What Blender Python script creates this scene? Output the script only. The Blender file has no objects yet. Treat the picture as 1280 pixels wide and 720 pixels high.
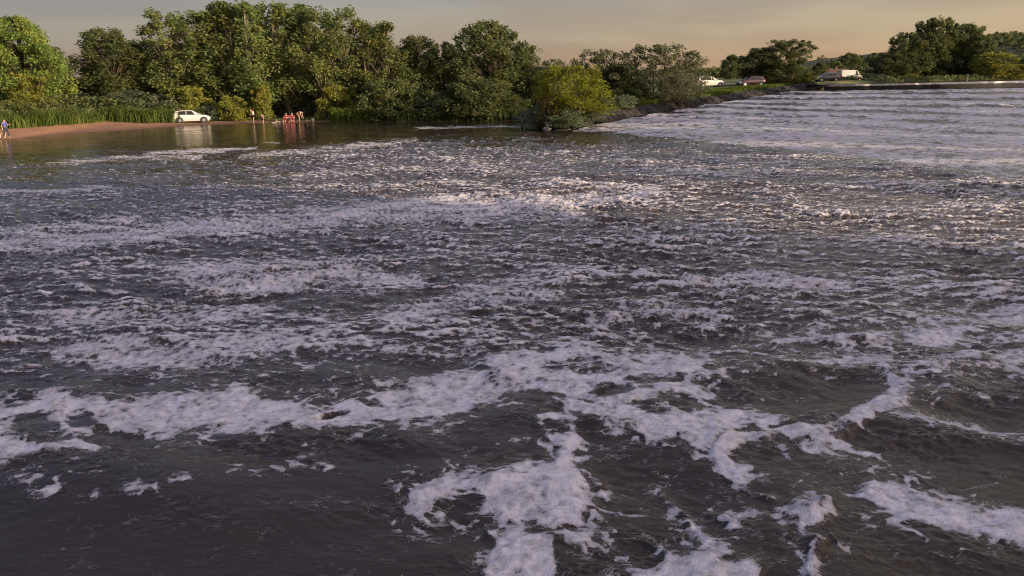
import bpy, math, random
import numpy as np
from mathutils import Vector, Matrix
rng = np.random.default_rng(7)
random.seed(7)
S = bpy.context.scene
COL = S.collection
R = math.radians

# ------------------------------------------------------------------ camera
CAMH = 5.2
FPX = 1004.6            # focal length for a 1280 wide frame
PITCH = math.atan(269 / FPX)
ROLL = R(0.6)
Fv = np.array([0, math.cos(PITCH), -math.sin(PITCH)])
R0 = np.array([1.0, 0, 0]); U0 = np.array([0, math.sin(PITCH), math.cos(PITCH)])
Rv = math.cos(ROLL) * R0 - math.sin(ROLL) * U0
Uv = math.sin(ROLL) * R0 + math.cos(ROLL) * U0
CAMP = np.array([0, 0, CAMH])

def ray(u, v):
    return Fv + (u - 640) / FPX * Rv - (v - 360) / FPX * Uv
def on_plane(u, v, z=0.0):          # ground point seen at a bearing of the photograph
    d = ray(u, v); t = (z - CAMH) / d[2]
    return CAMP + d * t
def at_depth(u, v, Y):
    d = ray(u, v); return CAMP + d * (Y / d[1])
def project(x, y, z):
    dx, dy, dz = x, y, z - CAMH
    c = dx * Fv[0] + dy * Fv[1] + dz * Fv[2]
    a = dx * Rv[0] + dy * Rv[1] + dz * Rv[2]
    b = dx * Uv[0] + dy * Uv[1] + dz * Uv[2]
    return 640 + FPX * a / c, 360 - FPX * b / c

cam = bpy.data.cameras.new('camera'); camo = bpy.data.objects.new('camera', cam); COL.objects.link(camo)
cam.sensor_width = 36; cam.lens = 36 * FPX / 1280; cam.clip_start = 0.1; cam.clip_end = 6000
m = Matrix.Identity(4)
for i in range(3):
    m[i][0] = Rv[i]; m[i][1] = Uv[i]; m[i][2] = -Fv[i]; m[i][3] = CAMP[i]
camo.matrix_world = m
S.camera = camo

# ------------------------------------------------------------------ light
SUN_EL, SUN_AZ = 10.0, 120.0          # azimuth clockwise from +Y
w = bpy.data.worlds.new('World'); S.world = w; w.use_nodes = True
nt = w.node_tree; nt.nodes.clear()
sky = nt.nodes.new('ShaderNodeTexSky'); sky.sky_type = 'NISHITA'; sky.sun_disc = False
sky.sun_elevation = R(SUN_EL); sky.sun_rotation = R(SUN_AZ)
sky.air_density = 1.0; sky.dust_density = 1.2; sky.ozone_density = 1.0; sky.altitude = 50
SKY_S = 0.13
tc = nt.nodes.new('ShaderNodeTexCoord')
sepw = nt.nodes.new('ShaderNodeSeparateXYZ'); nt.links.new(tc.outputs['Generated'], sepw.inputs[0])
ramp = nt.nodes.new('ShaderNodeValToRGB'); nt.links.new(sepw.outputs['Z'], ramp.inputs[0])
cr = ramp.color_ramp; cr.interpolation = 'EASE'
stops = [(0.0, (0.40, 0.268, 0.172)), (0.05, (0.352, 0.28, 0.21)), (0.11, (0.275, 0.262, 0.248)), (0.22, (0.275, 0.258, 0.265)), (0.5, (0.32, 0.318, 0.405)), (1.0, (0.34, 0.36, 0.53))]
while len(cr.elements) < len(stops): cr.elements.new(0.5)
for e, (pz, c) in zip(cr.elements, stops): e.position = pz; e.color = (*c, 1)
def wmath(op, a, b=None, c=None):
    n = nt.nodes.new('ShaderNodeMath'); n.operation = op
    for k, q in enumerate((a, b, c)):
        if q is None: continue
        if hasattr(q, 'is_linked'): nt.links.new(q, n.inputs[k])
        else: n.inputs[k].default_value = q
    return n.outputs[0]
def wmix(fac, a, b, blend='MIX'):
    n = nt.nodes.new('ShaderNodeMix'); n.data_type = 'RGBA'; n.blend_type = blend
    for k, q in ((0, fac), (6, a), (7, b)):
        if hasattr(q, 'is_linked'): nt.links.new(q, n.inputs[k])
        elif k == 0: n.inputs[0].default_value = q
        else: n.inputs[k].default_value = (*q, 1)
    return n.outputs[2]
# evening air: warmer and brighter towards the sun's side, thin streaks of cloud
warm = wmath('MULTIPLY_ADD', sepw.outputs['X'], 0.55, 0.12)
warmc = nt.nodes.new('ShaderNodeClamp'); nt.links.new(warm, warmc.inputs[0])
gold = wmix(warmc.outputs[0], ramp.outputs[0], (1.2, 1.02, 0.70), 'MULTIPLY')
cool = wmath('MULTIPLY_ADD', sepw.outputs['X'], -0.9, 0.45)
coolc = nt.nodes.new('ShaderNodeClamp'); nt.links.new(cool, coolc.inputs[0])
gold = wmix(coolc.outputs[0], gold, (0.47, 0.50, 0.70), 'MULTIPLY')
mp_ = nt.nodes.new('ShaderNodeMapping'); mp_.inputs['Scale'].default_value = (2.2, 2.2, 16); nt.links.new(tc.outputs['Generated'], mp_.inputs['Vector'])
cn = nt.nodes.new('ShaderNodeTexNoise'); cn.inputs['Scale'].default_value = 2.1; cn.inputs['Detail'].default_value = 5; nt.links.new(mp_.outputs[0], cn.inputs['Vector'])
cm = nt.nodes.new('ShaderNodeMapRange'); nt.links.new(cn.outputs['Fac'], cm.inputs[0])
for k, q in zip((1, 2, 3, 4), (0.44, 0.64, 0.0, 0.8)): cm.inputs[k].default_value = q
cloudy = wmix(cm.outputs[0], gold, (0.80, 0.745, 0.80), 'MULTIPLY')
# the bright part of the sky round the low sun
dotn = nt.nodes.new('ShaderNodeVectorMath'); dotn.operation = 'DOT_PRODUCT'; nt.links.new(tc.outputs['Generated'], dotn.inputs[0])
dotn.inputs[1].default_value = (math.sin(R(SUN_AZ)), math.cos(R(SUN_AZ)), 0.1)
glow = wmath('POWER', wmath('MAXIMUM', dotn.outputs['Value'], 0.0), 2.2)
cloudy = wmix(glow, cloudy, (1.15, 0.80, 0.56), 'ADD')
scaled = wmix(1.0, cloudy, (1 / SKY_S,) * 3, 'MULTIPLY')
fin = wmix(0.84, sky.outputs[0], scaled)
bg = nt.nodes.new('ShaderNodeBackground'); bg.inputs[1].default_value = SKY_S
out = nt.nodes.new('ShaderNodeOutputWorld')
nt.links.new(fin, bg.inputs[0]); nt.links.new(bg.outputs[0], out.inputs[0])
sl = bpy.data.lights.new('sun', 'SUN'); sl.energy = 5.0; sl.angle = R(0.5); sl.color = (1.0, 0.77, 0.52)
so = bpy.data.objects.new('sun', sl); COL.objects.link(so)
sd = Vector((math.sin(R(SUN_AZ)) * math.cos(R(SUN_EL)), math.cos(R(SUN_AZ)) * math.cos(R(SUN_EL)), math.sin(R(SUN_EL))))
so.rotation_euler = sd.to_track_quat('Z', 'Y').to_euler(); so.location = sd * 200
S.view_settings.view_transform = 'Standard'; S.view_settings.look = 'None'
S.view_settings.gamma = 1.0; S.view_settings.exposure = 0.55; S.view_settings.use_curve_mapping = False
S.cycles.filter_width = 1.05; S.cycles.use_denoising = True
S.cycles.max_bounces = 6; S.cycles.diffuse_bounces = 3; S.cycles.glossy_bounces = 3; S.cycles.transmission_bounces = 3

# ------------------------------------------------------------------ noise
def _hash(ix, iy, seed):
    h = (ix.astype(np.int64) * 374761393 + iy.astype(np.int64) * 668265263 + seed * 1442695041) & 0xffffffff
    h = ((h ^ (h >> 13)) * 1274126177) & 0xffffffff
    h = h ^ (h >> 16)
    return (h & 0xffff) / 65535.0
def vnoise(x, y, seed=0):           # gradient noise, about -1..1
    ix = np.floor(x); iy = np.floor(y); fx = x - ix; fy = y - iy
    ux = fx * fx * fx * (fx * (fx * 6 - 15) + 10); uy = fy * fy * fy * (fy * (fy * 6 - 15) + 10)
    def g(a, b):
        t = _hash(ix + a, iy + b, seed) * 2 * np.pi
        return np.cos(t) * (fx - a) + np.sin(t) * (fy - b)
    n0 = g(0, 0) * (1 - ux) + g(1, 0) * ux
    n1 = g(0, 1) * (1 - ux) + g(1, 1) * ux
    return (n0 * (1 - uy) + n1 * uy) * 1.5
def fbm(x, y, oct=4, seed=0, gain=0.5):
    s = 0; a = 1; t = 0
    for o in range(oct):
        s = s + a * vnoise(x, y, seed + o * 17); t += a
        a *= gain; x = x * 2.03 + 3.1; y = y * 2.03 - 1.7
    return s / t
def ridged(x, y, oct=3, seed=0):
    s = 0; a = 1; t = 0
    for o in range(oct):
        s = s + a * (1 - np.abs(vnoise(x, y, seed + o * 13)) * 2); t += a
        a *= 0.5; x = x * 2.1; y = y * 2.1
    return s / t
def sstep(a, b, x):
    t = np.clip((x - a) / (b - a), 0, 1); return t * t * (3 - 2 * t)

# ------------------------------------------------------------------ materials
def newmat(name):
    mt = bpy.data.materials.new(name); mt.use_nodes = True
    return mt, mt.node_tree, mt.node_tree.nodes['Principled BSDF']
def N(nt, typ, **kw):
    n = nt.nodes.new(typ)
    for k, v in kw.items(): setattr(n, k, v)
    return n
def mixc(nt, fac, a, b, blend='MIX'):
    n = nt.nodes.new('ShaderNodeMix'); n.data_type = 'RGBA'; n.blend_type = blend
    for i, s in ((0, fac), (6, a), (7, b)):
        if hasattr(s, 'is_linked'): nt.links.new(s, n.inputs[i])
        elif i == 0: n.inputs[0].default_value = s
        else: n.inputs[i].default_value = (*s, 1)
    return n.outputs[2]
def noise_n(nt, scale, detail=4, rough=0.55, dist=0, vec=None):
    n = nt.nodes.new('ShaderNodeTexNoise'); n.inputs['Scale'].default_value = scale
    n.inputs['Detail'].default_value = detail; n.inputs['Roughness'].default_value = rough; n.inputs['Distortion'].default_value = dist
    if vec is None:
        g = nt.nodes.new('ShaderNodeNewGeometry'); vec = g.outputs['Position']
    nt.links.new(vec, n.inputs['Vector'])
    return n.outputs['Fac']
def maprange(nt, val, a, b, c=0, d=1, smooth=False):
    n = nt.nodes.new('ShaderNodeMapRange'); n.interpolation_type = 'SMOOTHSTEP' if smooth else 'LINEAR'
    nt.links.new(val, n.inputs[0])
    for i, x in zip((1, 2, 3, 4), (a, b, c, d)): n.inputs[i].default_value = x
    return n.outputs[0]
def mth(nt, op, a, b=None):
    n = nt.nodes.new('ShaderNodeMath'); n.operation = op
    for i, s in enumerate((a, b)):
        if s is None: continue
        if hasattr(s, 'is_linked'): nt.links.new(s, n.inputs[i])
        else: n.inputs[i].default_value = s
    return n.outputs[0]
def objnoise(nt, scale, detail=3):
    tc = nt.nodes.new('ShaderNodeTexCoord'); return noise_n(nt, scale, detail, vec=tc.outputs['Object'])

def plain(name, col, rough=0.6, var=0.15, scale=8, metal=0, coat=0):
    mt, t, p = newmat(name)
    f = objnoise(t, scale)
    t.links.new(mixc(t, maprange(t, f, 0.3, 0.7), tuple(c * (1 - var) for c in col), tuple(min(1, c * (1 + var)) for c in col)), p.inputs['Base Color'])
    p.inputs['Roughness'].default_value = rough; p.inputs['Metallic'].default_value = metal
    p.inputs['Coat Weight'].default_value = coat
    return mt
def leafmat(name, a, b, c=None, trans=0.42):
    mt, t, p = newmat(name)
    g = N(t, 'ShaderNodeNewGeometry'); oi = N(t, 'ShaderNodeObjectInfo')
    col = mixc(t, g.outputs['Random Per Island'], a, b)
    tc = N(t, 'ShaderNodeTexCoord')
    f = noise_n(t, 0.55, 3, vec=tc.outputs['Object'])
    col = mixc(t, maprange(t, f, 0.45, 0.68), col, c if c else tuple(x * 1.3 for x in b))
    hs = N(t, 'ShaderNodeHueSaturation'); t.links.new(col, hs.inputs['Color'])
    t.links.new(maprange(t, oi.outputs['Random'], 0, 1, 0.8, 1.2), hs.inputs['Value'])
    t.links.new(maprange(t, oi.outputs['Random'], 0, 1, 0.493, 0.505), hs.inputs['Hue'])
    col = hs.outputs[0]
    t.links.new(col, p.inputs['Base Color']); p.inputs['Roughness'].default_value = 0.62
    p.inputs['Specular IOR Level'].default_value = 0.25
    tr = N(t, 'ShaderNodeBsdfTranslucent'); t.links.new(col, tr.inputs[0])
    mx = N(t, 'ShaderNodeMixShader'); mx.inputs[0].default_value = trans
    o = t.nodes['Material Output']
    t.links.new(p.outputs[0], mx.inputs[1]); t.links.new(tr.outputs[0], mx.inputs[2]); t.links.new(mx.outputs[0], o.inputs[0])
    return mt

# ------------------------------------------------------------------ object helpers
def mesh_np(name, verts, faces_flat, nper, mat=None, smooth=False):
    me = bpy.data.meshes.new(name)
    verts = np.asarray(verts, dtype=np.float32); nf = len(faces_flat) // nper
    me.vertices.add(len(verts)); me.vertices.foreach_set('co', verts.ravel())
    me.loops.add(len(faces_flat)); me.loops.foreach_set('vertex_index', np.asarray(faces_flat, dtype=np.int32))
    me.polygons.add(nf); me.polygons.foreach_set('loop_start', np.arange(0, nf * nper, nper, dtype=np.int32))
    me.polygons.foreach_set('loop_total', np.full(nf, nper, dtype=np.int32))
    if smooth: me.polygons.foreach_set('use_smooth', np.ones(nf, dtype=bool))
    me.update(calc_edges=True)
    if mat: me.materials.append(mat)
    return me
def grid_faces(nr, nc):
    i = np.arange(nr - 1)[:, None] * nc + np.arange(nc - 1)[None, :]
    return np.stack([i, i + 1, i + nc + 1, i + nc], -1).reshape(-1)
def link(name, me, parent=None, loc=None):
    o = bpy.data.objects.new(name, me); COL.objects.link(o)
    if parent: o.parent = parent
    if loc is not None: o.location = loc
    return o
def tag(o, label=None, cat=None, group=None, kind=None):
    if label: o['label'] = label
    if cat: o['category'] = cat
    if group: o['group'] = group
    if kind: o['kind'] = kind
    return o
def empty(name, loc, rz=0, scale=1.0):
    o = bpy.data.objects.new(name, None); COL.objects.link(o); o.location = loc; o.rotation_euler = (0, 0, rz)
    o.scale = (scale, scale, scale) if np.isscalar(scale) else scale
    o.empty_display_size = 0.3
    return o
class MB:
    def __init__(s): s.v = []; s.f = []
    def add(s, vs, fs):
        b = len(s.v); s.v += [tuple(map(float, v)) for v in vs]; s.f += [tuple(i + b for i in f) for f in fs]
    def box(s, x0, x1, y0, y1, z0, z1):
        s.add([(x, y, z) for z in (z0, z1) for x, y in ((x0, y0), (x1, y0), (x1, y1), (x0, y1))],
              [(3, 2, 1, 0), (4, 5, 6, 7), (0, 1, 5, 4), (1, 2, 6, 5), (2, 3, 7, 6), (3, 0, 4, 7)])
    def tube(s, pts, rad, n=7):
        pts = [Vector(p) for p in pts]; rings = []
        for i, p in enumerate(pts):
            d = (pts[min(i + 1, len(pts) - 1)] - pts[max(i - 1, 0)]).normalized()
            a = d.orthogonal().normalized()
            if abs(d.z) > 0.3: a = (Vector((1, 0, 0)) - d * d.x).normalized()
            b = d.cross(a)
            rings.append([p + (a * math.cos(2 * math.pi * k / n) + b * math.sin(2 * math.pi * k / n)) * rad[i] for k in range(n)])
        vs = [q for r_ in rings for q in r_]; fs = []
        for i in range(len(pts) - 1):
            for k in range(n):
                k2 = (k + 1) % n
                fs.append((i * n + k, i * n + k2, (i + 1) * n + k2, (i + 1) * n + k))
        fs.append(tuple(range(n - 1, -1, -1))); fs.append(tuple((len(pts) - 1) * n + k for k in range(n)))
        s.add(vs, fs)
    def disc_y(s, x, y0, y1, z, r, n=20, r2=None):      # cylinder along y
        r2 = r if r2 is None else r2
        vs = []
        for y, rr in ((y0, r), (y1, r2)):
            vs += [(x + rr * math.cos(2 * math.pi * k / n), y, z + rr * math.sin(2 * math.pi * k / n)) for k in range(n)]
        fs = [tuple(range(n)), tuple(range(2 * n - 1, n - 1, -1))]
        fs += [(k, n + k, n + (k + 1) % n, (k + 1) % n) for k in range(n)]
        s.add(vs, fs)
    def build(s, name, mat, parent=None, smooth=False, loc=None, bevel=0):
        me = bpy.data.meshes.new(name); me.from_pydata(s.v, [], s.f)
        import bmesh
        bm = bmesh.new(); bm.from_mesh(me); bmesh.ops.recalc_face_normals(bm, faces=bm.faces); bm.to_mesh(me); bm.free()
        if smooth: me.polygons.foreach_set('use_smooth', [True] * len(me.polygons))
        me.materials.append(mat)
        o = link(name, me, parent, loc)
        if bevel:
            b = o.modifiers.new('bevel', 'BEVEL'); b.width = bevel; b.segments = 2; b.limit_method = 'ANGLE'
        return o

# ------------------------------------------------------------------ layout of the land
shore_px = [(-420, 205), (-150, 188), (0, 175.5), (60, 168.5), (150, 163), (220, 157.5), (300, 154.5), (345, 153.5), (400, 152.5), (520, 152), (640, 151)]
shore = np.array([on_plane(u, v)[:2] for u, v in shore_px])
shore = np.vstack([[-300, shore[0, 1]], shore, [shore[-1, 0] + 30, shore[-1, 1] + 6], [600, shore[-1, 1] + 10]])
shore_w = np.interp(shore[:, 0], [on_plane(-150, 175)[0], on_plane(0, 175.5)[0], on_plane(220, 157)[0], on_plane(300, 155)[0], on_plane(400, 152)[0]], [14, 12.5, 3.2, 3.0, 0.8])
PTa = on_plane(655, 158); PTb = on_plane(692, 164); PTc = on_plane(745, 160.5)
PC0 = on_plane(1030, 106, 3.1); PC1 = on_plane(1280, 100.8, 3.1)
PA = at_depth(1003, 114.6, PC0[1] - 0.8); AP1 = at_depth(1280, 110.2, PC1[1] - 0.7)
toe = np.array([PTa[:2], PTb[:2], PTc[:2], PA[:2], PC0[:2], PC0[:2] + [5, 11], [PC1[0], PC1[1] + 16], [PC1[0] + 250, PC1[1] + 60]])
toe_z = np.array([0, 0, 0, PA[2], 3.05, 3.05, 3.05, 3.05])
toe_r = np.array([0.35, 0.6, 1.25, 0.75, 0.25, 0.2, 0.25, 0.3])

def seg_dist(x, y, P):
    best = np.full(x.shape, 1e9); bi = np.zeros(x.shape)
    for i in range(len(P) - 1):
        a, b = P[i], P[i + 1]; ab = b - a
        t = np.clip(((x - a[0]) * ab[0] + (y - a[1]) * ab[1]) / (ab @ ab), 0, 1)
        d = np.hypot(x - a[0] - t * ab[0], y - a[1] - t * ab[1])
        k = d < best; best = np.where(k, d, best); bi = np.where(k, i + t, bi)
    return best, bi
def land(x, y):
    x = np.asarray(x, float); y = np.asarray(y, float)
    ys = np.interp(x, shore[:, 0], shore[:, 1]); wb = np.interp(x, shore[:, 0], shore_w)
    d = y - ys
    hl = np.where(d < 0, np.maximum(-1.6, 0.12 * d), np.where(d < wb, 0.048 * d, 0.048 * wb + 1.1 * sstep(0, 22, d - wb) + 1.5 * sstep(20, 90, d - wb)))
    ds, ti = seg_dist(x, y, toe)
    yt = np.interp(x, toe[:, 0], toe[:, 1])
    zt = np.interp(ti, range(len(toe)), toe_z); rr = np.interp(ti, range(len(toe)), toe_r)
    inside = (y > yt) & (x > toe[0, 0])
    ds = np.where(inside, np.minimum(ds, np.maximum(0, x - toe[0, 0])), ds)
    hs = np.where(inside, zt + rr * sstep(0, 2.4, ds) + np.clip(2.75 - zt - rr, -1, 3) * sstep(3, 30, ds), -1.6)
    edge = np.where(inside, sstep(0, 0.4, ds) * (1 - sstep(2.2, 3.4, ds)), 0) * sstep(0.1, 0.5, ti) * (1 - sstep(4.0, 4.6, ti))
    up = (~inside) & (x > toe[3, 0])
    h = np.maximum(hl, hs)
    h = np.where(up, -1.2, h)
    right = (x > PTc[0] + 2) & (~inside)
    h = np.where(right, np.minimum(h, -0.9), h)
    h = np.where(y < 0.3, 3.4, h)
    bx_ = np.interp(y, [-60, 18, 27, 140, 200], [33, 33, 37, 128, 175])       # right bank of the river
    h = np.where((x > bx_) & (y < 150), np.maximum(h, -0.5 + 3.8 * sstep(0, 5, x - bx_)), h)
    n = fbm(x * 0.11, y * 0.11, 4, 5) * 0.25 + fbm(x * 0.6, y * 0.6, 2, 9) * 0.06
    h = np.where(h > 0.3, h + n * sstep(0.3, 1.0, h) * np.where((y < 160), 1, 0.5), h)
    h = h + edge * fbm(x * 1.3, y * 1.3, 3, 31) * 0.28
    sand = np.where((d > -3) & (d < wb + 0.8) & (x < toe[0, 0]), 1.0, 0)
    return h, sand, edge
def gz(x, y): return float(land(np.array([x]), np.array([y]))[0][0])

xs = np.concatenate([np.linspace(-2500, -140, 24), np.arange(-120, 150, 0.8), np.linspace(155, 3000, 40)])
ysl = np.concatenate([np.linspace(-400, 40, 30), np.arange(45, 160, 0.6), np.arange(161, 330, 3.0), np.linspace(345, 5000, 40)])
GX, GY = np.meshgrid(xs, ysl)
H, SAND, STONE = land(GX.ravel(), GY.ravel())
far = np.hypot(GX.ravel(), GY.ravel())
H = H + 0.0 * far
gm, t, p = newmat('ground_material')
at = N(t, 'ShaderNodeAttribute', attribute_name='soil'); sep = N(t, 'ShaderNodeSeparateColor'); t.links.new(at.outputs['Color'], sep.inputs[0])
n1 = noise_n(t, 0.25, 5); n2 = noise_n(t, 3.0, 5); n3 = noise_n(t, 0.03, 3)
grass = mixc(t, maprange(t, n2, 0.3, 0.7), (0.03, 0.05, 0.012), (0.09, 0.12, 0.028))
grass = mixc(t, maprange(t, n1, 0.4, 0.65), grass, (0.075, 0.1, 0.028))
grass = mixc(t, maprange(t, n3, 0.45, 0.6), grass, (0.17, 0.17, 0.035))
sandc = mixc(t, maprange(t, n2, 0.3, 0.7), (0.28, 0.14, 0.072), (0.38, 0.205, 0.115))
sandc = mixc(t, maprange(t, n1, 0.42, 0.62), sandc, (0.25, 0.135, 0.08))
gp_ = N(t, 'ShaderNodeNewGeometry'); sz_ = N(t, 'ShaderNodeSeparateXYZ'); t.links.new(gp_.outputs['Position'], sz_.inputs[0])
wet = maprange(t, mth(t, 'ADD', sz_.outputs[2], mth(t, 'MULTIPLY', mth(t, 'SUBTRACT', n1, 0.5), 0.25)), 0.06, 0.2, 1, 0)
sandc = mixc(t, wet, sandc, (0.16, 0.085, 0.05))
n4 = noise_n(t, 14, 3, 0.7)
sandc = mixc(t, maprange(t, n4, 0.62, 0.7), sandc, (0.16, 0.11, 0.08))
stone = mixc(t, maprange(t, n2, 0.35, 0.65), (0.010, 0.009, 0.008), (0.04, 0.035, 0.028))
c1 = mixc(t, maprange(t, mth(t, 'ADD', sep.outputs[0], mth(t, 'MULTIPLY', mth(t, 'SUBTRACT', n2, 0.5), 0.5)), 0.4, 0.6), grass, sandc)
c2 = mixc(t, maprange(t, mth(t, 'ADD', sep.outputs[1], mth(t, 'MULTIPLY', mth(t, 'SUBTRACT', n2, 0.5), 0.8)), 0.3, 0.5), c1, stone)
t.links.new(c2, p.inputs['Base Color']); p.inputs['Roughness'].default_value = 0.9
bmp = N(t, 'ShaderNodeBump'); bmp.inputs['Strength'].default_value = 0.6; bmp.inputs['Distance'].default_value = 0.15
t.links.new(noise_n(t, 5.0, 6), bmp.inputs['Height']); t.links.new(bmp.outputs[0], p.inputs['Normal'])
me = mesh_np('ground', np.stack([GX.ravel(), GY.ravel(), H], -1), grid_faces(len(ysl), len(xs)), 4, gm, True)
ca = me.color_attributes.new('soil', 'FLOAT_COLOR', 'POINT')
ca.data.foreach_set('color', np.stack([SAND, STONE, SAND * 0, SAND * 0 + 1], -1).astype(np.float32).ravel())
tag(link('ground', me), kind='structure')

# ------------------------------------------------------------------ water: wave spectra as periodic tiles
def tile(n, L, lmin, lmax, p, seed, th0, aniso):
    g = np.random.default_rng(seed)
    k1 = np.fft.fftfreq(n, L / n) * 2 * np.pi
    KX, KY = np.meshgrid(k1, k1); K = np.hypot(KX, KY); K[0, 0] = 1
    lam = 2 * np.pi / K
    band = sstep(lmin * 0.8, lmin * 1.2, lam) * (1 - sstep(lmax * 0.8, lmax * 1.25, lam))
    th = np.arctan2(KY, KX)
    amp = K ** (-p) * band * (1 - aniso + aniso * np.cos(th - th0) ** 2)
    spec = amp * (g.normal(size=(n, n)) + 1j * g.normal(size=(n, n))); spec[0, 0] = 0
    h = np.fft.ifft2(spec).real; s = h.std(); spec /= s
    h = np.fft.ifft2(spec).real
    dx = np.fft.ifft2(-1j * KX / K * spec).real; dy = np.fft.ifft2(-1j * KY / K * spec).real
    jx = np.fft.ifft2(KX * KX / K * spec).real + np.fft.ifft2(KY * KY / K * spec).real   # crest sharpness
    jx /= jx.std()
    return dict(n=n, L=L, h=h, dx=dx, dy=dy, j=jx)
def samp(tl, key, x, y):
    n = tl['n']; fx = (x / tl['L']) % 1.0 * n; fy = (y / tl['L']) % 1.0 * n
    ix = np.floor(fx).astype(np.int32); iy = np.floor(fy).astype(np.int32); a = fx - ix; b = fy - iy
    ix %= n; iy %= n; i2 = (ix + 1) % n; j2 = (iy + 1) % n
    f = tl[key]
    return (f[iy, ix] * (1 - a) + f[iy, i2] * a) * (1 - b) + (f[j2, ix] * (1 - a) + f[j2, i2] * a) * b
T1 = tile(512, 41.0, 1.6, 7.0, 2.0, 1, R(75), 0.55)
T2 = tile(512, 13.7, 0.30, 1.9, 1.75, 2, R(84), 0.78)
T2L = tile(512, 17.9, 0.8, 2.6, 2.0, 8, R(80), 0.6)
T3 = tile(512, 5.3, 0.06, 0.4, 1.9, 3, R(80), 0.6)

# foam areas: outlines on the river plane (bearings of the photograph), kept as a map of the water
def poly_sd(u, v, P):
    P = np.array(P, float); inside = np.zeros(u.shape, bool); best = np.full(u.shape, 1e9)
    n = len(P)
    for i in range(n):
        a = P[i]; b = P[(i + 1) % n]; ab = b - a
        t_ = np.clip(((u - a[0]) * ab[0] + (v - a[1]) * ab[1]) / (ab @ ab + 1e-9), 0, 1)
        best = np.minimum(best, np.hypot(u - a[0] - t_ * ab[0], v - a[1] - t_ * ab[1]))
        c = ((a[1] > v) != (b[1] > v)) & (u < (b[0] - a[0]) * (v - a[1]) / (b[1] - a[1] + 1e-12) + a[0])
        inside ^= c
    return np.where(inside, best, -best)
def stroke_sd(u, v, P):                 # points (u, v, half width)
    best = np.full(u.shape, -1e9)
    for (a0, a1, aw), (b0, b1, bw) in zip(P[:-1], P[1:]):
        dx, dy = b0 - a0, b1 - a1
        t_ = np.clip(((u - a0) * dx + (v - a1) * dy) / (dx * dx + dy * dy), 0, 1)
        best = np.maximum(best, aw + (bw - aw) * t_ - np.hypot(u - a0 - t_ * dx, v - a1 - t_ * dy))
    return best
SOLID = [
 [(640, 498), (700, 505), (760, 500), (830, 520), (900, 508), (960, 505), (1000, 520), (985, 545), (930, 548), (900, 570), (840, 560), (790, 545), (740, 545), (690, 520)],
 [(640, 660), (700, 655), (745, 672), (740, 700), (700, 690)],
 [(-200, 505), (0, 502), (60, 490), (140, 494), (200, 491), (280, 482), (300, 477), (380, 497), (440, 492), (460, 478), (520, 462), (560, 456), (600, 462), (640, 470), (660, 490), (630, 506), (600, 516), (540, 531), (450, 542), (360, 534), (290, 549), (240, 546), (180, 552), (120, 576), (60, 582), (0, 592), (-200, 600)],
 [(590, 452), (640, 432), (700, 424), (770, 432), (840, 432), (900, 440), (905, 452), (880, 470), (905, 505), (870, 515), (820, 505), (800, 525), (760, 520), (700, 500), (650, 492)],
 [(650, 520), (700, 510), (735, 545), (738, 590), (748, 630), (725, 650), (690, 668), (640, 660), (590, 640), (560, 650), (520, 650), (500, 640), (505, 612), (530, 600), (590, 590), (640, 578), (700, 570), (660, 545)],
 [(600, 660), (640, 650), (690, 668), (700, 720), (720, 760), (590, 760), (592, 700)],
 [(745, 672), (800, 668), (860, 690), (930, 692), (960, 708), (940, 735), (880, 770), (780, 770), (760, 690)],
 [(1062, 622), (1095, 595), (1115, 592), (1180, 612), (1280, 632), (1450, 650), (1450, 710), (1280, 685), (1200, 668), (1150, 668), (1090, 648)],
 [(920, 412), (1000, 410), (1050, 405), (1110, 410), (1135, 425), (1120, 436), (1060, 438), (1000, 430), (940, 430)],
 [(1120, 402), (1180, 396), (1230, 400), (1225, 425), (1170, 440), (1130, 430)],
]
STROKES = [
 [(1105, 462, 12), (1112, 490, 20), (1085, 520, 20), (1060, 540, 16), (1000, 545, 16), (930, 555, 16), (905, 575, 17), (930, 600, 15), (965, 622, 12)],
 [(930, 552, 10), (1040, 562, 14), (1105, 572, 5)],
 [(965, 640, 10), (1010, 640, 30), (1030, 640, 20)],
 [(1000, 665, 12), (1025, 685, 14), (1010, 720, 12), (1035, 740, 14)],
 [(505, 640, 6), (495, 620, 8), (520, 600, 8), (560, 585, 6), (640, 565, 8)],
 [(700, 500, 14), (760, 530, 18), (830, 535, 15), (900, 520, 16), (950, 512, 8)],
 [(760, 520, 8), (800, 545, 10), (830, 560, 5)],
 [(770, 465, 12), (850, 480, 14), (905, 470, 10)],
 [(830, 610, 7), (850, 630, 9), (862, 665, 11), (900, 690, 10)],
 [(735, 590, 12), (758, 615, 7)], [(880, 640, 6), (905, 655, 9), (930, 648, 5)], [(760, 640, 5), (800, 630, 6), (840, 600, 5)], [(1140, 470, 4), (1180, 500, 5), (1240, 505, 4)], [(700, 470, 10), (740, 440, 8)], [(0, 600, 3), (60, 603, 3), (120, 596, 2)], [(735, 645, 14), (760, 655, 6)],
 [(30, 621, 6), (70, 617, 7)], [(75, 612, 3), (90, 609, 3)], [(150, 620, 5), (170, 617, 8), (185, 619, 4)], [(210, 613, 6), (232, 610, 5)],
 [(192, 603, 3), (202, 600, 3)], [(370, 580, 5), (398, 577, 6)], [(405, 586, 4), (418, 584, 3)], [(322, 597, 3), (325, 597, 3)], [(345, 593, 5), (358, 593, 5)], [(108, 626, 3), (110, 626, 3)], [(290, 589, 3), (300, 588, 3)],
 [(1100, 585, 4), (1160, 600, 6), (1220, 620, 5)],
 [(1040, 672, 8), (1050, 690, 6)],
]
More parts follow.
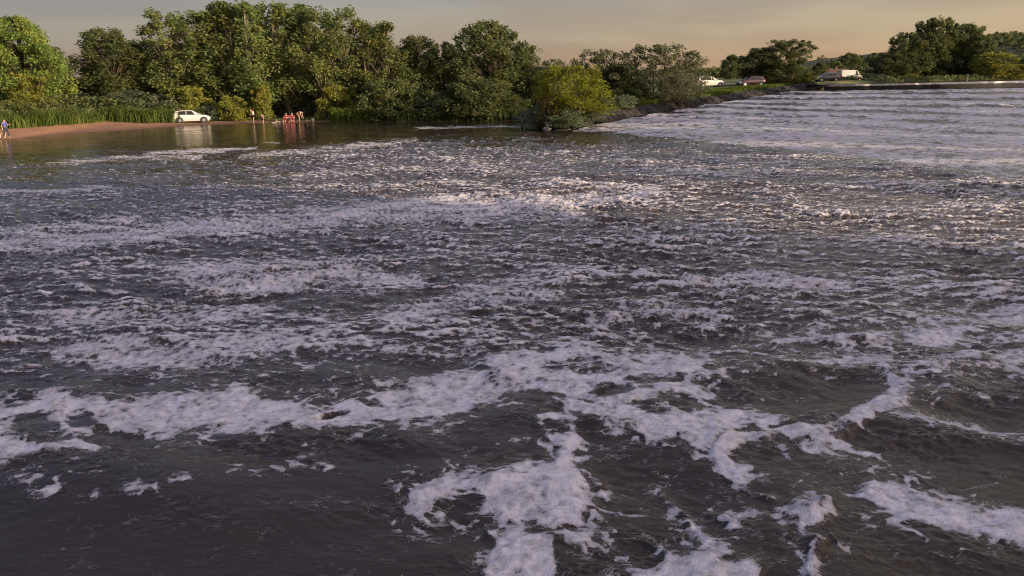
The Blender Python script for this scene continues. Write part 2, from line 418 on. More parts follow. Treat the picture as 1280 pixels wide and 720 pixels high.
SOFT = [   # (stroke, strength): thin foam films and streaks further out
 ([(-250, 320, 9), (0, 306, 10), (150, 293, 12), (300, 281, 12), (420, 270, 14), (500, 262, 15), (560, 258, 15), (640, 255, 14), (720, 250, 11), (820, 240, 6)], 0.92),
 ([(590, 272, 8), (680, 262, 12), (740, 272, 6)], 0.35),
 ([(-250, 244, 4), (0, 241, 5), (60, 239, 4), (140, 234, 3)], 0.8),
 ([(180, 192, 2.2), (240, 189, 2.4), (320, 185.5, 1.6)], 1.0),
 ([(300, 196, 2.5), (370, 189, 3), (430, 184, 2.5), (520, 176, 3)], 0.7),
 ([(60, 205, 3), (150, 198, 3), (250, 196, 3)], 0.45),
 ([(520, 160, 1.5), (600, 158.5, 1.5), (660, 158, 1.5)], 0.7),
 ([(330, 179, 1.2), (350, 178, 1.2)], .6),
 ([(70, 435, 10), (130, 440, 16), (220, 445, 16), (330, 430, 12), (420, 425, 8)], 0.85),
 ([(210, 345, 10), (300, 350, 18), (420, 345, 18), (520, 350, 12)], 0.8),
 ([(0, 380, 8), (80, 395, 14), (200, 400, 16), (330, 380, 14)], 0.6),
 ([(500, 395, 14), (600, 370, 18), (700, 350, 18)], 0.7),
 ([(860, 355, 10), (960, 348, 14), (1060, 360, 10)], 0.65),
 ([(1020, 452, 8), (1150, 450, 14), (1300, 452, 18)], 0.75),
 ([(1150, 405, 10), (1230, 395, 14), (1400, 380, 20)], 0.8),
 ([(1130, 520, 10), (1180, 530, 14), (1260, 540, 14), (1350, 540, 14)], 0.62),
 ([(740, 400, 12), (830, 385, 14), (900, 400, 10)], 0.6),
 ([(355, 440, 2.5), (375, 448, 2.5), (400, 443, 2.5), (420, 430, 2)], 0.9),
]
HOLES = [(52, 537, 30, 13), (152, 543, 34, 11), (115, 523, 14, 6), (668, 432, 22, 5), (730, 455, 30, 6), (640, 495, 12, 6), (762, 485, 20, 8), (820, 475, 26, 8), (790, 690, 22, 9), (515, 652, 16, 9), (575, 640, 26, 14), (960, 428, 16, 7), (690, 540, 14, 5), (840, 512, 24, 6), (985, 560, 20, 5), (455, 498, 22, 5), (425, 492, 14, 5), (405, 515, 20, 2.5), (960, 605, 14, 8), (665, 560, 12, 3)]

def foam_map(u, v, x, y):
    """foam cover 0..1 around 0.5 threshold, for points of the river plane"""
    near = np.clip((v - 95) / 430, 0.08, 1.4)
    wu = fbm(x * 0.9, y * 0.9, 5, 41) * 26 * near + fbm(x * 0.33, y * 0.33, 2, 44) * 22 * near
    wv = fbm(x * 0.9 + 40, y * 0.9, 5, 51) * 17 * near + fbm(x * 0.33 + 9, y * 0.33, 2, 54) * 8 * near
    uu, vv = u + wu, v + wv
    F = np.full(u.shape, -1.0)
    for P in SOLID:
        P2 = np.array(P); k = (u > P2[:, 0].min() - 90) & (u < P2[:, 0].max() + 90) & (v > P2[:, 1].min() - 70) & (v < P2[:, 1].max() + 70)
        s = poly_sd(uu[k], vv[k], P); F[k] = np.maximum(F[k], np.clip(np.where(s > 0, s / 24, s / 42), -1, 0.62))
    for P in STROKES:
        P2 = np.array(P); k = (u > P2[:, 0].min() - 90) & (u < P2[:, 0].max() + 90) & (v > P2[:, 1].min() - 70) & (v < P2[:, 1].max() + 70)
        sc = 0.3 if P2[:, 2].max() < 9 and P2[:, 1].mean() < 630 and P2[:, 0].max() < 430 else 0.85
        s = stroke_sd(u[k] + wu[k] * sc, v[k] + wv[k] * sc, P); F[k] = np.maximum(F[k], np.clip(np.where(s > 0, s / 20, s / (34 if sc > .5 else 12)), -1, 0.5))
    for cu, cv, ru, rv in HOLES:
        k = (np.abs(u - cu) < ru * 3 + 40) & (np.abs(v - cv) < rv * 3 + 30)
        q = np.hypot((uu[k] - cu) / ru, (vv[k] - cv) / rv)
        F[k] = np.minimum(F[k], np.clip((q - 1) * 0.8, -0.6, 2))
    G = np.full(u.shape, -1.0)
    for P, st in SOFT:
        P2 = np.array(P, float); k = (u > P2[:, 0].min() - 90) & (u < P2[:, 0].max() + 90) & (v > P2[:, 1].min() - 60) & (v < P2[:, 1].max() + 60)
        s = stroke_sd(u[k] + wu[k] * 0.8, v[k] + wv[k] * 0.8, P); wd = P2[:, 2].mean()
        G[k] = np.maximum(G[k], np.clip(s / wd, -1, 0.5) * 0.9 - (1 - st) * 0.55)
    return F, G

def wave_fields(x, y, u, v):
    calm_v = np.interp(u, [-300, 0, 150, 330, 480, 640, 760], [196, 190, 181, 178, 167, 160, 150])
    act = sstep(-2, 16, v - calm_v)                     # 0 in the sheltered water by the far bank
    ripply = 1 - 0.6 * (1 - sstep(200, 520, u)) * (1 - sstep(190, 300, v))
    nearleft = (1 - sstep(420, 620, u)) * sstep(530, 600, v)
    patch = 0.75 + 0.8 * fbm(x * 0.16, y * 0.22, 3, 61)
    a1 = (0.010 + 0.042 * act * ripply) * (1 - 0.25 * nearleft)
    a2 = (0.0015 + 0.036 * act * ripply * np.clip(patch, 0.35, 1.5)) * (1 - 0.80 * nearleft) * (1 - 0.45 * sstep(430, 600, v))
    a3 = (0.0012 + 0.0088 * act * np.clip(patch, 0.4, 1.5)) * (1 - 0.55 * nearleft)
    vf = np.interp(u, [700, 745, 800, 950, 1100, 1280, 1420, 1600], [166, 166, 173, 188, 206, 233, 260, 302])
    under = np.where(u > 715, sstep(0, 8, vf - v), 0); a1 = a1 * (1 - 0.8 * under); a2 = a2 * (1 - 0.7 * under)
    return act, a1 * np.where(act < 0.05, 0.3, 1), a2, a3, patch, nearleft

rows = np.concatenate([np.linspace(1500, 760, 70)[:-1], np.arange(760, 420, -0.95), np.arange(420, 250, -0.8), np.arange(250, 134, -0.5)])
cols = np.concatenate([np.linspace(-560, -80, 110)[:-1], np.arange(-80, 1360, 1.35), np.linspace(1362, 1840, 110)])
UU, VV = np.meshgrid(cols, rows); UU = UU.ravel(); VV = VV.ravel()
D = Fv[:, None] + ((UU - 640) / FPX)[None] * R0[:, None] - ((VV - 360) / FPX)[None] * U0[:, None]
tt = -CAMH / D[2]; X = D[0] * tt; Y = D[1] * tt
PU, PV = project(X, Y, 0.0)
act, a1, a2, a3, patch, nearleft = wave_fields(X, Y, PU, PV)
F, G = foam_map(PU, PV, X, Y)
c_, s_ = math.cos(0.28), math.sin(0.28)
X2, Y2 = X * c_ - Y * s_, X * s_ + Y * c_
h1 = samp(T1, 'h', X, Y); h2 = samp(T2, 'h', X, Y); h2b = samp(T2, 'h', X2 * 1.2 + 3, Y2 * 1.31); h3 = samp(T3, 'h', X, Y); h3b = samp(T3, 'h', X2 * 1.7, Y2 * 1.7)
nr = sstep(360, 540, PV)
fz = 1.55
h2 = (samp(T2, 'h', X * fz, Y * fz) * (1 - nr) + h2 * nr) * (1 - 0.8 * nr) + 1.3 * nr * samp(T2L, 'h', X, Y); h2b = h2b * (1 - 0.7 * nr)
a3 = a3 * (1 - 0.75 * nr * (1 - sstep(-0.05, 0.35, fbm(X * 0.4, Y * 0.7, 3, 66))))
fo = sstep(-0.1, 0.25, F)                              # under thick foam the small chop is damped
damp = 1 - 0.7 * fo
Z = a1 * h1 + a2 * (h2 + 0.5 * h2b) * damp + a3 * (h3 + 0.5 * h3b) * damp
lam1 = 0.9
DX = lam1 * (a1 * samp(T1, 'dx', X, Y) + a2 * (samp(T2, 'dx', X * fz, Y * fz) / fz * (1 - 0.8 * nr) + 1.3 * nr * samp(T2L, 'dx', X, Y)) * damp + a3 * samp(T3, 'dx', X, Y) * damp)
DY = lam1 * (a1 * samp(T1, 'dy', X, Y) + a2 * (samp(T2, 'dy', X * fz, Y * fz) / fz * (1 - 0.8 * nr) + 1.3 * nr * samp(T2L, 'dy', X, Y)) * damp + a3 * samp(T3, 'dy', X, Y) * damp)
crest = 0.6 * samp(T2, 'j', X * fz, Y * fz) + 0.45 * h2 + 0.35 * h1 + 0.5 * samp(T3, 'j', X, Y)
# foam cover: thick rafts with lacy edges, films, and white caps on the chop
fine = fbm(X * 6, Y * 6, 4, 77)
wx, wy = X + 0.5 * fbm(X * 0.9, Y * 0.9, 3, 71), Y + 0.5 * fbm(X * 0.9 + 7, Y * 0.9, 3, 72)
cell1 = sstep(0.08, 0.5, np.abs(vnoise(wx * 1.3, wy * 1.5, 73))); cell2 = sstep(0.08, 0.5, np.abs(vnoise(wx * 3.1, wy * 3.4, 74)))
sol = sstep(0.15, 0.6, F)
Fs = 0.53 + F * 0.55 + 0.26 * fine * (1 - 0.6 * sol) - (0.46 * cell1 + 0.42 * cell2) * (1 - 0.62 * sol) * 0.85 + 0.12 * fbm(X * 0.8, Y * 0.8, 2, 75)
stre = fbm(X * 0.55 + 0.3 * fine, Y * 1.6, 4, 81)
Gs = 0.40 + G * 0.45 + 0.36 * fine + 0.5 * stre
zone = act * sstep(150, 200, PV) * (1 - 0.75 * sstep(440, 560, PV))
zone = zone * (1 - 0.40 * (1 - sstep(120, 480, PU)) * (1 - sstep(200, 270, PV)))
big = fbm(X * 0.13, Y * 0.3, 4, 91)
farz = 1 - sstep(230, 330, PV)
caps = -0.035 * farz + 0.5 + 0.19 * (crest + 1.25 * big + 1.9 * fbm(X * 4.2, Y * 7.5, 4, 78) - 0.88) - (1 - zone) * 0.75
foam = np.maximum(np.maximum(Fs, Gs), caps)
foam = np.clip(foam, 0, 1.2)
# relief of the thick foam: lumpy cushions, a few boils
cush = sstep(0.0, 0.5, F)
Z += cush * (0.03 + 0.075 * fbm(X * 2.2, Y * 2.2, 3, 95) + 0.010 * fbm(X * 11, Y * 11, 3, 96))
for bu, bv, rx, ry, hh in [(1012, 640, 0.20, 0.16, 0.15), (1035, 633, 0.13, 0.09, 0.09), (1020, 688, 0.16, 0.12, 0.12), (1065, 424, 0.75, 0.22, 0.17), (1170, 415, 0.5, 0.25, 0.12), (640, 605, 0.6, 0.4, 0.08), (870, 700, 0.45, 0.3, 0.1), (735, 530, 0.4, 0.3, 0.09), (760, 505, 0.3, 0.2, 0.1), (620, 470, 0.6, 0.25, 0.08), (910, 550, 0.3, 0.25, 0.09), (1100, 500, 0.3, 0.3, 0.06), (1000, 460, 1.2, 0.5, 0.12), (1180, 460, 1.0, 0.4, 0.12), (790, 590, 0.6, 0.6, -0.1), (1000, 490, 0.9, 0.45, -0.1), (420, 470, 1.6, 0.5, 0.1), (330, 565, 1.4, 0.4, -0.06)]:
    q = on_plane(bu, bv); qx = X - q[0]; qy = Y - q[1]
    w_ = np.clip(0.95 + 0.7 * fbm(X * 2.2, Y * 2.2, 2, int(bu)), 0, 2)
    Z += hh * w_ * np.exp(-(qx / rx) ** 2 - (qy / ry) ** 2)
XW, YW = X - DX, Y - DY

foam_col_a, foam_col_b = (0.68, 0.66, 0.685), (0.82, 0.80, 0.82)
def water_mat(name, deep, foam_scale=1.0, thr=0.5, white=1.0, lump=0.05):
    mt, t, p = newmat(name)
    at = N(t, 'ShaderNodeAttribute', attribute_name='foam')
    geo = N(t, 'ShaderNodeNewGeometry')
    na = noise_n(t, 9 * foam_scale, 7, 0.62, 0.4); nb = noise_n(t, 38 * foam_scale, 4, 0.6)
    vor = N(t, 'ShaderNodeTexVoronoi'); vor.inputs['Scale'].default_value = 26 * foam_scale; t.links.new(geo.outputs['Position'], vor.inputs['Vector'])
    s = mth(t, 'ADD', at.outputs['Fac'], mth(t, 'MULTIPLY', mth(t, 'SUBTRACT', na, 0.5), 0.75))
    s = mth(t, 'ADD', s, mth(t, 'MULTIPLY', mth(t, 'SUBTRACT', nb, 0.5), 0.36))
    mps = N(t, 'ShaderNodeMapping'); mps.inputs['Scale'].default_value = (2.4, 9, 4); t.links.new(geo.outputs['Position'], mps.inputs['Vector'])
    vh = N(t, 'ShaderNodeTexVoronoi'); vh.inputs['Scale'].default_value = 6.5 * foam_scale
    wv_ = N(t, 'ShaderNodeVectorMath', operation='ADD'); t.links.new(geo.outputs['Position'], wv_.inputs[0])
    nz_ = N(t, 'ShaderNodeTexNoise'); nz_.inputs['Scale'].default_value = 5.0; t.links.new(geo.outputs['Position'], nz_.inputs['Vector'])
    sc_ = N(t, 'ShaderNodeVectorMath', operation='SCALE'); sc_.inputs['Scale'].default_value = 0.22; t.links.new(nz_.outputs['Color'], sc_.inputs[0]); t.links.new(sc_.outputs[0], wv_.inputs[1])
    t.links.new(wv_.outputs[0], vh.inputs['Vector'])
    s = mth(t, 'ADD', s, mth(t, 'MULTIPLY', mth(t, 'SUBTRACT', vh.outputs['Distance'], 0.42), 0.42))
    mask = maprange(t, s, thr - 0.02, thr + 0.045, 0, 1, True)
    ns_ = noise_n(t, 2.0, 7, 0.68, 0.8, mps.outputs[0])
    sf = mth(t, 'ADD', at.outputs['Fac'], mth(t, 'MULTIPLY', mth(t, 'SUBTRACT', ns_, 0.5), 1.1))
    film = mth(t, 'MULTIPLY', maprange(t, sf, thr - 0.08, thr + 0.10, 0, 1, True), 0.2)
    mask = mth(t, 'MULTIPLY', mask, maprange(t, s, thr, thr + 0.34, 0.5, 1.0))
    mask = mth(t, 'MULTIPLY', mask, maprange(t, noise_n(t, 1.1, 6, 0.6, 0.8, mps.outputs[0]), 0.34, 0.54, 0.84, 1.0))
    mpf = N(t, 'ShaderNodeMapping'); mpf.inputs['Scale'].default_value = (1.5, 3.6, 3); t.links.new(geo.outputs['Position'], mpf.inputs['Vector'])
    nf_ = noise_n(t, 1.5, 5, 0.55, 1.3, mpf.outputs[0])
    fil = maprange(t, mth(t, 'ABSOLUTE', mth(t, 'SUBTRACT', nf_, 0.5)), 0.0, 0.022, 1, 0, True)
    fil = mth(t, 'MULTIPLY', fil, maprange(t, at.outputs['Fac'], 0.02, 0.42, 0.0, 0.6))
    mask = mth(t, 'MAXIMUM', mask, mth(t, 'MAXIMUM', fil, film))
    body = mixc(t, maprange(t, noise_n(t, 0.3, 3), 0.35, 0.65), deep, tuple(c * 1.6 for c in deep))
    t.links.new(body, p.inputs['Base Color']); p.inputs['Roughness'].default_value = 0.09; p.inputs['IOR'].default_value = 1.333
    b1 = N(t, 'ShaderNodeBump'); b1.inputs['Strength'].default_value = 0.35; b1.inputs['Distance'].default_value = 0.03
    mp = N(t, 'ShaderNodeMapping'); mp.inputs['Scale'].default_value = (3.5, 9, 7); t.links.new(geo.outputs['Position'], mp.inputs['Vector'])
    t.links.new(noise_n(t, 1.0, 6, 0.62, 0.5, mp.outputs[0]), b1.inputs['Height'])
    t.links.new(maprange(t, noise_n(t, 0.5, 3), 0.38, 0.66, 0.15, 0.7), b1.inputs['Strength'])
    b1.inputs['Distance'].default_value = 0.03
    t.links.new(b1.outputs[0], p.inputs['Normal'])
    fp = N(t, 'ShaderNodeBsdfPrincipled')
    fc = mixc(t, maprange(t, s, thr, thr + 0.4), tuple(c * white for c in foam_col_a), tuple(c * white for c in foam_col_b))
    fc = mixc(t, maprange(t, nb, 0.48, 0.72), fc, (0.60, 0.58, 0.60))
    fc = mixc(t, maprange(t, noise_n(t, 1.7, 5, 0.6, 0.6), 0.45, 0.72), fc, (0.62, 0.60, 0.62))
    t.links.new(fc, fp.inputs['Base Color']); fp.inputs['Roughness'].default_value = 0.38
    mst = N(t, 'ShaderNodeMapping'); mst.inputs['Scale'].default_value = (1.3, 6.5, 4); t.links.new(geo.outputs['Position'], mst.inputs['Vector'])
    fc = mixc(t, maprange(t, noise_n(t, 1.6, 6, 0.65, 0.8, mst.outputs[0]), 0.50, 0.72), fc, (0.64, 0.62, 0.645))
    t.links.new(fc, fp.inputs['Base Color'])
    b2 = N(t, 'ShaderNodeBump'); b2.inputs['Strength'].default_value = 0.55; b2.inputs['Distance'].default_value = lump
    hsum = mth(t, 'ADD', mth(t, 'MULTIPLY', na, 1.0), mth(t, 'ADD', mth(t, 'MULTIPLY', nb, 0.45), mth(t, 'MULTIPLY', vor.outputs['Distance'], 0.25)))
    hsum = mth(t, 'ADD', hsum, mth(t, 'MULTIPLY', mask, 0.5))
    t.links.new(hsum, b2.inputs['Height']); t.links.new(b2.outputs[0], fp.inputs['Normal'])
    mx = N(t, 'ShaderNodeMixShader'); t.links.new(mask, mx.inputs[0]); t.links.new(p.outputs[0], mx.inputs[1]); t.links.new(fp.outputs[0], mx.inputs[2])
    t.links.new(mx.outputs[0], t.nodes['Material Output'].inputs[0])
    return mt, p
WM, wp = water_mat('river_water_material', (0.029, 0.021, 0.014))
me = mesh_np('river_water', np.stack([XW, YW, Z], -1), grid_faces(len(rows), len(cols)), 4, WM, True)
a = me.attributes.new('foam', 'FLOAT', 'POINT'); a.data.foreach_set('value', foam.astype(np.float32))
tag(link('river_water', me), kind='structure')

# ------------------------------------------------------------------ weir: stepped apron, crest fall, pool above
def weir_apron():
    foot_px = [(700, 166), (745, 166), (800, 173), (950, 188), (1100, 206), (1280, 233), (1420, 260), (1600, 302)]
    foot = np.array([on_plane(u, v)[:2] for u, v in foot_px])
    top0, top1 = PA[:2], AP1[:2]
    # start of the apron edge is the embankment toe
    ns, ntt = 880, 500
    s = np.linspace(-0.02, 1.55, ns); tq = np.linspace(0, 1, ntt)
    fs = np.array([0, 0.02, 0.12, 0.4, 0.68, 1.0, 1.25, 1.55]) 
    fx = np.interp(s, fs, foot[:, 0]); fy = np.interp(s, fs, foot[:, 1])
    tx = top0[0] + (top1[0] - top0[0]) * s; ty = top0[1] + (top1[1] - top0[1]) * s
    e = tq ** 0.9
    Xg = fx[None] + (tx - fx)[None] * e[:, None]; Yg = fy[None] + (ty - fy)[None] * e[:, None]
    # the weir slope proper starts part way: the foot is level broken water
    flat = np.interp(s, [0, 0.3, 1.0, 1.55], [0.02, 0.12, 0.34, 0.42])
    tr = np.clip((e[:, None] - flat[None]) / (1 - flat[None]), 0, 1)
    ztop = PA[2] + (AP1[2] - PA[2]) * np.clip(s, 0, 1.55)[None]
    wob = 0.26 * fbm(Xg * 0.10, Yg * 0.10, 4, 101) + 0.22 * fbm(Xg * 0.7, Yg * 0.7, 3, 102)
    kc = int(0.75 / 1.57 * ns); zc = PA[2] * tr[:, kc]; vc = project(Xg[:, kc], Yg[:, kc], zc)[1]
    nrow = (-7.0 + np.sqrt(49.0 + 4 * 0.45 * np.clip(vc - 109.5, 0, 300))) / 0.9
    q = -nrow[:, None] + wob; f = q - np.floor(q)
    z = ztop * tr
    x, y = Xg.ravel(), Yg.ravel(); tv = np.repeat(tq, ns); f = f.ravel(); trr = tr.ravel()
    sawt = np.where(f < 0.25, sstep(0, 0.25, f), 1 - sstep(0.25, 1.0, f))          # standing roller below every ledge
    amp = 0.19 * sstep(0.03, 0.3, tv) * (1 - sstep(0.93, 0.97, tv)) * (0.7 + 0.9 * fbm(x * 0.25, y * 0.25, 3, 103))
    rough = (0.022 - 0.003 * sstep(0.2, 0.8, tv)) * (0.5 + 0.5 * sstep(0.05, 0.2, tv)) * (1 - 0.85 * sstep(0.95, 1.0, tv))
    z = z.ravel() + sawt * amp + rough * 3.4 * (fbm(x * 1.1, y * 1.1, 4, 113) + 0.6 * fbm(x * 0.35, y * 0.5, 2, 114))
    z = z + 0.20 * sstep(0.0, 0.07, tv)
    lip = 1 - sstep(0.04, 0.24, np.minimum(f, 1 - f))
    mott = 0.6 * fbm(x * 0.8, y * 1.2, 4, 107) + 0.4 * fbm(x * 0.18, y * 0.3, 3, 108)
    fm = 0.80 + 0.9 * mott - 0.62 * sstep(0.16, 0.5, fbm(x * 1.0, y * 1.7, 4, 117)) + 0.45 * fbm(x * 1.8, y * 3.2, 3, 118) - (0.10 + 0.72 * sstep(0.15, 0.45, tv)) * lip * (1.0 + 1.5 * fbm(x * 0.3, y * 0.3, 3, 109)) - 0.12 * (1 - sstep(0, 0.35, tv))
    fm -= sstep(0.86, 0.90, tv) * (1 - sstep(0.91, 0.94, tv)) * 0.22 + sstep(0.945, 0.965, tv) * 0.62
    edge = sstep(0.0, 0.022, tv + 0.02 * fbm(x * 0.5, y * 0.5, 4, 111))
    fm = np.where(edge < 1, fm * edge + 0.40 * (1 - edge) + 0.30 * fbm(x * 1.4, y * 2.2, 3, 115) * (1 - edge), fm)
    z = z - (1 - sstep(0, 0.04, tv)) * 0.12
    me = mesh_np('weir_apron', np.stack([x, y, z], -1), grid_faces(ntt, ns), 4, WEIR, True)
    a = me.attributes.new('foam', 'FLOAT', 'POINT'); a.data.foreach_set('value', np.clip(fm, 0, 1.2).astype(np.float32))
    tag(link('weir_water', me), kind='structure')
WEIR, _ = water_mat('weir_water_material', (0.014, 0.014, 0.015), 0.5, 0.5, 0.86, 0.22)
weir_apron()
def weir_crest():
    ns, npf = 400, 26
    s = np.linspace(-0.02, 1.55, ns); q = np.linspace(0, 1, npf)
    c0, c1 = PC0, PC1
    cx = c0[0] + (c1[0] - c0[0]) * s; cy = c0[1] + (c1[1] - c0[1]) * s
    bx = PA[0] + (AP1[0] - PA[0]) * s; by = PA[1] + (AP1[1] - PA[1]) * s
    X_ = cx[None] + (bx - cx)[None] * (q[:, None] * 1.03); Y_ = cy[None] + (by - cy)[None] * (q[:, None] * 1.03)
    prof = np.interp(q, [0, 0.1, 0.25, 0.5, 0.75, 0.92, 1.0], [0, 0.03, 0.12, 0.40, 0.78, 0.97, 1.0])
    zb = PA[2] - .02 + (AP1[2] - PA[2]) * np.clip(s, 0, 1.55)
    Z_ = 3.1 - prof[:, None] * (3.1 - zb)[None]
    x, y, z = X_.ravel(), Y_.ravel(), Z_.ravel()
    z = z + 0.02 * fbm(x * 0.8, y * 0.3, 3, 121) * np.repeat(sstep(0.1, 0.5, q), ns)
    fm = 0.0 + 0.12 * fbm(x * 1.6, y * 0.2, 4, 123) + 0.42 * np.repeat(sstep(0.8, 1, q), ns) + 0.75 * np.repeat(1 - sstep(0.34, 0.46, q), ns) * np.tile(sstep(0.01, 0.06, s), npf)  # pale band on the lip stands in for sky reflected by the rounded crest
    fm = np.clip(fm, 0, 1) - 0.45 * np.repeat(sstep(0.42, 0.5, q) * (1 - sstep(0.8, 0.95, q)), ns)
    me = mesh_np('weir_crest', np.stack([x, y, z], -1), grid_faces(npf, ns), 4, WEIR, True)
    a = me.attributes.new('foam', 'FLOAT', 'POINT'); a.data.foreach_set('value', fm.astype(np.float32))
    tag(link('weir_crest', me), kind='structure')
    # still pool above the weir
    nx, ny = 260, 40
    s = np.linspace(-0.06, 3.2, nx); q = np.linspace(0, 1, ny)
    X_ = (c0[0] + (c1[0] - c0[0]) * s)[None] + q[:, None] * 3; Y_ = (c0[1] + (c1[1] - c0[1]) * s)[None] + q[:, None] * 34
    x, y = X_.ravel(), Y_.ravel()
    z = 3.1 + 0.006 * samp(T2, 'h', x, y)
    UP, _ = water_mat('pool_water_material', (0.02, 0.02, 0.017), 0.5)
    me = mesh_np('pool_water', np.stack([x, y, z], -1), grid_faces(ny, nx), 4, UP, True)
    a = me.attributes.new('foam', 'FLOAT', 'POINT'); a.data.foreach_set('value', np.zeros(len(x), np.float32))
    tag(link('upper_river_water', me), kind='structure')
weir_crest()

# ------------------------------------------------------------------ foliage
def leaves(cent, size, up_bias=0.3, aspect=0.55, seed=0, droop=0.0):
    g = np.random.default_rng(seed); n = len(cent)
    nrm = g.normal(size=(n, 3)); nrm[:, 2] = np.abs(nrm[:, 2]) + up_bias; nrm /= np.linalg.norm(nrm, axis=1)[:, None]
    tv = g.normal(size=(n, 3)); tv[:, 2] -= droop; tv -= nrm * (tv * nrm).sum(1)[:, None]; tv /= np.linalg.norm(tv, axis=1)[:, None] + 1e-9
    bv = np.cross(nrm, tv); sz = size * g.uniform(0.6, 1.35, n)[:, None]
    a = cent - tv * sz; b = cent + bv * sz * aspect + nrm * sz * 0.12; c = cent + tv * sz; d = cent - bv * sz * aspect + nrm * sz * 0.12
    V = np.stack([a, b, c, d], 1).reshape(-1, 3)
    return V, np.arange(len(V))
BARK = plain('bark_material', (0.10, 0.075, 0.05), 0.9, 0.4, 3)
BARKP = plain('pale_bark_material', (0.22, 0.18, 0.13), 0.9, 0.4, 3)
def make_tree(seed, Hh, Wd, base, nclump, nleaf, lsize, leafm, shape='oval', bark=None, rc=(0.6, 1.25), stems=1, gap=0.0, lean=0.0, droop=0.08, flat=1.0):
    """returns (trunk mesh, crown mesh); crown built of leaf clumps on limbs"""
    g = np.random.default_rng(seed)
    mb = MB(); cl = []
    tops = []
    for sidx in range(stems):
        ang = 2 * math.pi * sidx / stems + g.uniform(0, 1)
        off = 0 if stems == 1 else Wd * 0.10
        b0 = Vector((math.cos(ang) * off, math.sin(ang) * off, -0.3))
        sp = 0 if stems == 1 else Wd * 0.22
        htop = Hh * (0.88 if stems == 1 else g.uniform(0.7, 0.93))
        pts = []
        for i in range(7):
            f = i / 6
            pts.append((b0.x + math.cos(ang) * sp * f + lean * Hh * f * f + g.normal() * 0.012 * Hh * f, b0.y + math.sin(ang) * sp * f + g.normal() * 0.012 * Hh * f, -0.3 + (htop + .3) * f))
        r0 = 0.017 * Hh / math.sqrt(stems) + 0.03
        mb.tube(pts, [r0 * (1.35 if i == 0 else 1) * (1 - 0.9 * i / 6) + 0.012 for i in range(7)])
        tops.append(pts)
    for i in range(nclump):
        f = (i + g.uniform(0, 1)) / nclump
        if shape == 'oval': prof = math.sin(math.pi * (0.12 + 0.80 * f)) ** 0.7
        elif shape == 'tall': prof = (0.55 + 0.45 * math.sin(math.pi * min(1, f * 1.25))) * (1 - 0.72 * max(0, f - 0.55) / 0.45)
        elif shape == 'dome': prof = math.sqrt(max(0.03, 1 - (max(0, f - 0.25) / 0.76) ** 2))
        else: prof = 1 - 0.75 * f
        a = g.uniform(0, 2 * math.pi); lob = 1 + 0.22 * math.sin(2 * a + seed) + 0.16 * math.sin(5 * a + 3 * f * 4 + seed * 2)
        rr = Wd / 2 * prof * lob * (g.uniform(0.25, 1) ** 0.55)
        z = Hh * (base + (0.965 - base) * f)
        pts = tops[i % stems]; ft = min(0.97, max(0.1, (z - 0.16 * Hh - rr * 0.35) / Hh))
        j = min(5, int(ft * 6)); ff = ft * 6 - j
        tp = Vector(pts[j]).lerp(Vector(pts[j + 1]), min(1, ff))
        c = Vector((pts[-1][0] * f * .6 + rr * math.cos(a), pts[-1][1] * f * .6 + rr * math.sin(a), z))
        rcl = g.uniform(*rc) * (1.15 - 0.45 * f)
        cl.append((c, rcl))
        mid = tp.lerp(c, 0.5) + Vector((0, 0, -0.05 * rr))
        rb = 0.0055 * Hh * (1 - 0.5 * f) / math.sqrt(stems) + 0.008
        mb.tube([tp, mid, c], [rb, rb * 0.6, rb * 0.25], 5)
    P = []
    for c, rcl in cl:
        if g.uniform() < gap: n = int(nleaf * 0.25)
        else: n = int(nleaf * g.uniform(0.6, 1.3))
        d = g.normal(size=(n, 3)); d /= np.linalg.norm(d, axis=1)[:, None]
        r_ = g.uniform(0, 1, n) ** 0.45
        q = d * r_[:, None] * rcl * np.array([1.15, 1.15, flat])
        q[:, 2] -= droop * 0.5 * (q[:, 0] ** 2 + q[:, 1] ** 2) / rcl
        # finger-like sprays
        q += (fbm(d[:, 0] * 2 + c.x, d[:, 1] * 2 + c.y, 2, seed)[:, None]) * d * rcl * 0.5
        P.append(q + np.array(c))
    P = np.concatenate(P)
    P = P[P[:, 2] > 0.05]
    V, Fi = leaves(P, lsize, 0.2, 0.5, seed, droop)
    crown = mesh_np('crown', V, Fi, 4, leafm)
    me = bpy.data.meshes.new('trunk'); me.from_pydata(mb.v, [], mb.f); me.materials.append(bark or BARK)
    me.polygons.foreach_set('use_smooth', [True] * len(me.polygons))
    ext = P[:, :2]
    wreal = np.percentile(np.abs(ext[:, 0]), 98) * 2; hreal = np.percentile(P[:, 2], 99.7)
    return dict(trunk=me, crown=crown, W=float(wreal), H=float(hreal))

L_willow = leafmat('willow_leaf_material', (0.104, 0.153, 0.053), (0.196, 0.244, 0.078), (0.254, 0.267, 0.072))
L_round = leafmat('bright_leaf_material', (0.104, 0.169, 0.037), (0.196, 0.275, 0.068), (0.278, 0.318, 0.072))
L_dark = leafmat('dark_leaf_material', (0.060, 0.090, 0.037), (0.126, 0.153, 0.053), (0.171, 0.180, 0.058))
L_olive = leafmat('olive_leaf_material', (0.086, 0.109, 0.059), (0.154, 0.167, 0.082), (0.190, 0.187, 0.091))
L_yellow = leafmat('yellow_leaf_material', (0.145, 0.175, 0.014), (0.225, 0.25, 0.025), (0.18, 0.19, 0.022), 0.45)
L_grey = leafmat('grey_leaf_material', (0.110, 0.154, 0.086), (0.197, 0.230, 0.133), None)
L_gold = leafmat('golden_leaf_material', (0.176, 0.220, 0.042), (0.307, 0.329, 0.059), (0.352, 0.307, 0.055), 0.4)

